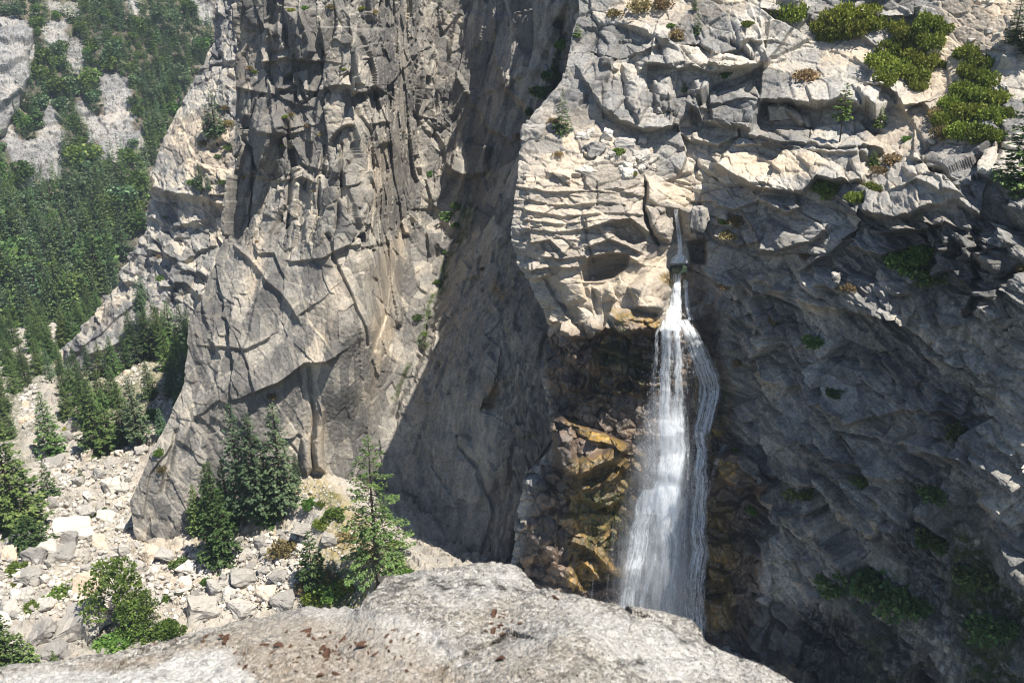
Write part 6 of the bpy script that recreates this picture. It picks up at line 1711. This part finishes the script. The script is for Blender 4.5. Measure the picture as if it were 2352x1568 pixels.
strip('strand', [(1606, 985), (1606, 1050), (1610, 1110), (1608, 1170), (1602, 1240), (1598, 1320), (1594, 1420), (1592, 1500)], [16, 17, 20, 24, 26, 26, 28, 28], [0.62, 0.74, 0.72, 0.7, 0.64, 0.62, 0.64, 0.64], 1, 3.0, 0.8, 9, 160)
strip('side_trickle', [(1668, 1020), (1656, 1036), (1646, 1060), (1638, 1090), (1630, 1125), (1618, 1160)], [5, 7, 7, 6, 6, 8], [0.6, 0.55, 0.5, 0.45, 0.45, 0.35], 1, 0.7, 0.3, 11, 80)
strip('strand', [(1500, 1120), (1482, 1180), (1464, 1240), (1448, 1300), (1440, 1360), (1436, 1430), (1434, 1500)], [26, 28, 28, 28, 26, 26, 26], [0.95, 0.8, 0.7, 0.7, 0.72, 0.6, 0.5], 1, 4.2, 0.8, 12, 140)
strip('strand', [(1538, 1110), (1534, 1180), (1528, 1260), (1522, 1340), (1524, 1420), (1526, 1500)], [30, 34, 34, 34, 34, 34], [0.95, 0.75, 0.6, 0.62, 0.5, 0.5], 1, 4.4, 0.9, 13, 140)
strip('strand', [(1500, 1270), (1486, 1320), (1474, 1370), (1466, 1420)], [8, 9, 9, 9], [0.7, 0.7, 0.65, 0.6], 1, 5.0, 0.3, 17, 80)
for i, pts in enumerate([[(1408, 1192), (1406, 1225), (1405, 1262)], [(1363, 1322), (1360, 1360), (1358, 1404)], [(1397, 1318), (1396, 1350), (1396, 1392)]]):
    strip('thin_trickle', pts, [2.0, 3.0, 3.4], [0.55, 0.45, 0.35], 0.8, 0.5, 0.2, 20 + i, 40, 6)
# flung drops
gd = np.random.default_rng(17)
n = 7000
yy = 740 + 700 * gd.random(n) ** 0.8
cx = np.interp(yy, [740, 850, 1000, 1120, 1200, 1300, 1420], [1545, 1545, 1545, 1535, 1525, 1515, 1510])
hw = np.interp(yy, [740, 850, 1000, 1120, 1200, 1300, 1420], [40, 62, 78, 84, 96, 104, 110])
xx = cx + hw * np.clip(gd.normal(0, 0.55, n), -1.12, 1.12)
Yd = np.interp(yy, [740, 900, 1100, 1300, 1450], [201, 199.5, 197, 194.5, 192]) + gd.uniform(-1.5, 1.5, n)
cen = at(xx, yy, Yd)
tet = np.array([[1, 1, 1], [1, -1, -1], [-1, 1, -1], [-1, -1, 1]], float)
sz = gd.uniform(0.018, 0.042, n) * gd.choice([1, 1, 1.5], n)
V = (cen - p0)[:, None] + tet[None] * sz[:, None, None] * [1, 1, 1.7]
F = (np.arange(n)[:, None, None] * 4 + np.array([[0, 1, 2], [0, 3, 1], [0, 2, 3], [1, 3, 2]])[None]).reshape(-1, 3)
tag(obj('spray', mesh('spray', V.reshape(-1, 3), F, M['drops']), wf), kind='stuff')
pool([(1536, 604), (1560, 599), (1580, 604), (1578, 614), (1560, 619), (1543, 616)], MS, M['green_pool'], 'plunge_pool_water', 0.2)
strip('film', [(1560, 612), (1556, 630), (1556, 652)], [12, 14, 10], [0.7, 0.62, 0.8], 0.9, 0.5, 0.3, 30, 40)

# ------------------------------------------------------------------ bark chips on the ledge
gc = np.random.default_rng(3)
LG = ['ledge_ground']


def chip_mesh(seed, curl):
    g = np.random.default_rng(seed)
    a = np.linspace(-1, 1, 7)
    b = np.linspace(-1, 1, 4)
    A, B = np.meshgrid(a, b, indexing='ij')
    wdt = (1 - 0.75 * np.abs(A) ** 2.2) * (1 + 0.25 * fbm(np.stack([A.ravel() * 2, B.ravel() * 0, A.ravel() * 0 + seed], -1), 1.0, 3, 2).reshape(A.shape))
    z = curl * (B * wdt) ** 2 + 0.15 * np.sin(A * 2 + seed)
    T = np.stack([A, B * wdt * 0.4, z], -1)
    Nn = T + [0, 0, 0.14]
    V = np.vstack([T.reshape(-1, 3), Nn.reshape(-1, 3)])
    f = gridfaces(7, 4)
    n_ = 28
    rim = [(i, 0) for i in range(7)] + [(6, j) for j in range(1, 4)] + [(i, 3) for i in range(5, -1, -1)] + [(0, j) for j in range(2, 0, -1)]
    rim = [i * 4 + j for i, j in rim]
    side = [(rim[i], rim[(i + 1) % len(rim)], rim[(i + 1) % len(rim)] + n_, rim[i] + n_) for i in range(len(rim))]
    V = V + 0.04 * g.normal(0, 1, V.shape)
    return mesh('bark_chip', V * 0.5, np.vstack([f[:, ::-1], f + n_, np.array(side)]), M['chip'])


CH = [chip_mesh(k, -0.5 if k % 2 else 0.4) for k in range(6)]
chips = [(1150, 1516, 34, 'largest brown bark flake, lying alone on the ledge'), (772, 1548, 40, 'curled bark flake low on the ledge'), (736, 1552, 24, 'bark flake beside the low curled flake'), (700, 1449, 40, 'reddish bark chip in the middle patch of the ledge'), (752, 1505, 44, 'rust bark piece on top of the crumbled bark heap'), (724, 1470, 30, 'dark bark sliver above the crumbled heap'),
         (520, 1468, 34, 'upright bark sliver near the ledge rim'), (608, 1480, 30, 'curled bark strip in the rubble of the ledge'), (640, 1484, 32, 'bark strip beside the curled strip'), (786, 1470, 34, 'bent twig-like bark strip above the middle of the ledge'), (834, 1484, 44, 'long bent bark strip on the ledge'), (893, 1490, 30, 'dark bark strip right of the long bent strip'), (1136, 1410, 34, 'bark scrap in the cluster near the ledge top'),
         (1278, 1374, 40, 'bark scrap right at the ledge rim'), (1134, 1450, 30, 'red bark scrap near the grey hump'), (864, 1500, 26, 'tan wood splinter on the ledge')]
small = [(gc.uniform(480, 960), gc.uniform(1440, 1560), gc.uniform(9, 20)) for _ in range(60)] + [(gc.normal(750, 18), gc.normal(1502, 9), gc.uniform(10, 20)) for _ in range(22)] + [(gc.normal(1150, 30), gc.normal(1425, 14), gc.uniform(8, 18)) for _ in range(18)] + [(gc.uniform(350, 520), gc.uniform(1462, 1480), gc.uniform(10, 26)) for _ in range(10)] + [(gc.uniform(960, 1700), gc.uniform(1440, 1560), gc.uniform(5, 10)) for _ in range(16)]
for i, q in enumerate(chips + small):
    h = hit(q[0], q[1], LG)
    if h is None: continue
    p = np.array(h[0])
    s = 0.78 * q[2] * project(p)[2] / FPX
    o = obj('bark_chip', CH[i % 6], None, p + np.array([0, 0, 0.06 * s]))
    o.scale = (s, s * gc.uniform(0.8, 1.5), s)
    o.rotation_euler = (gc.uniform(-0.3, 0.3), gc.uniform(-0.3, 0.3), gc.uniform(0, 6.3))
    if len(q) == 4: tag(o, q[3], 'bark chip')
    else: tag(o, 'tiny brown bark crumb scattered on the granite ledge', 'bark chip', 'bark crumbs on the ledge')

# ------------------------------------------------------------------ air of the valley
x0, x1, y0, y1, z0, z1 = -700, 420, -30, 1400, -420, 60
V = np.array([(x, y, z) for z in (z0, z1) for y in (y0, y1) for x in (x0, x1)], float)
F = np.array([(0, 2, 3, 1), (4, 5, 7, 6), (0, 1, 5, 4), (2, 6, 7, 3), (0, 4, 6, 2), (1, 3, 7, 5)])
hz = NT('valley_haze')
vol = hz.n('ShaderNodeVolumePrincipled')
vol.inputs['Color'].default_value = (0.72, 0.84, 1.0, 1)
vol.inputs['Density'].default_value = HAZE
vol.inputs['Anisotropy'].default_value = 0.2
hz.t.links.new(vol.outputs[0], hz.out.inputs['Volume'])
if HAZE: tag(obj('haze', mesh('haze', V, F, hz.m)), kind='stuff')
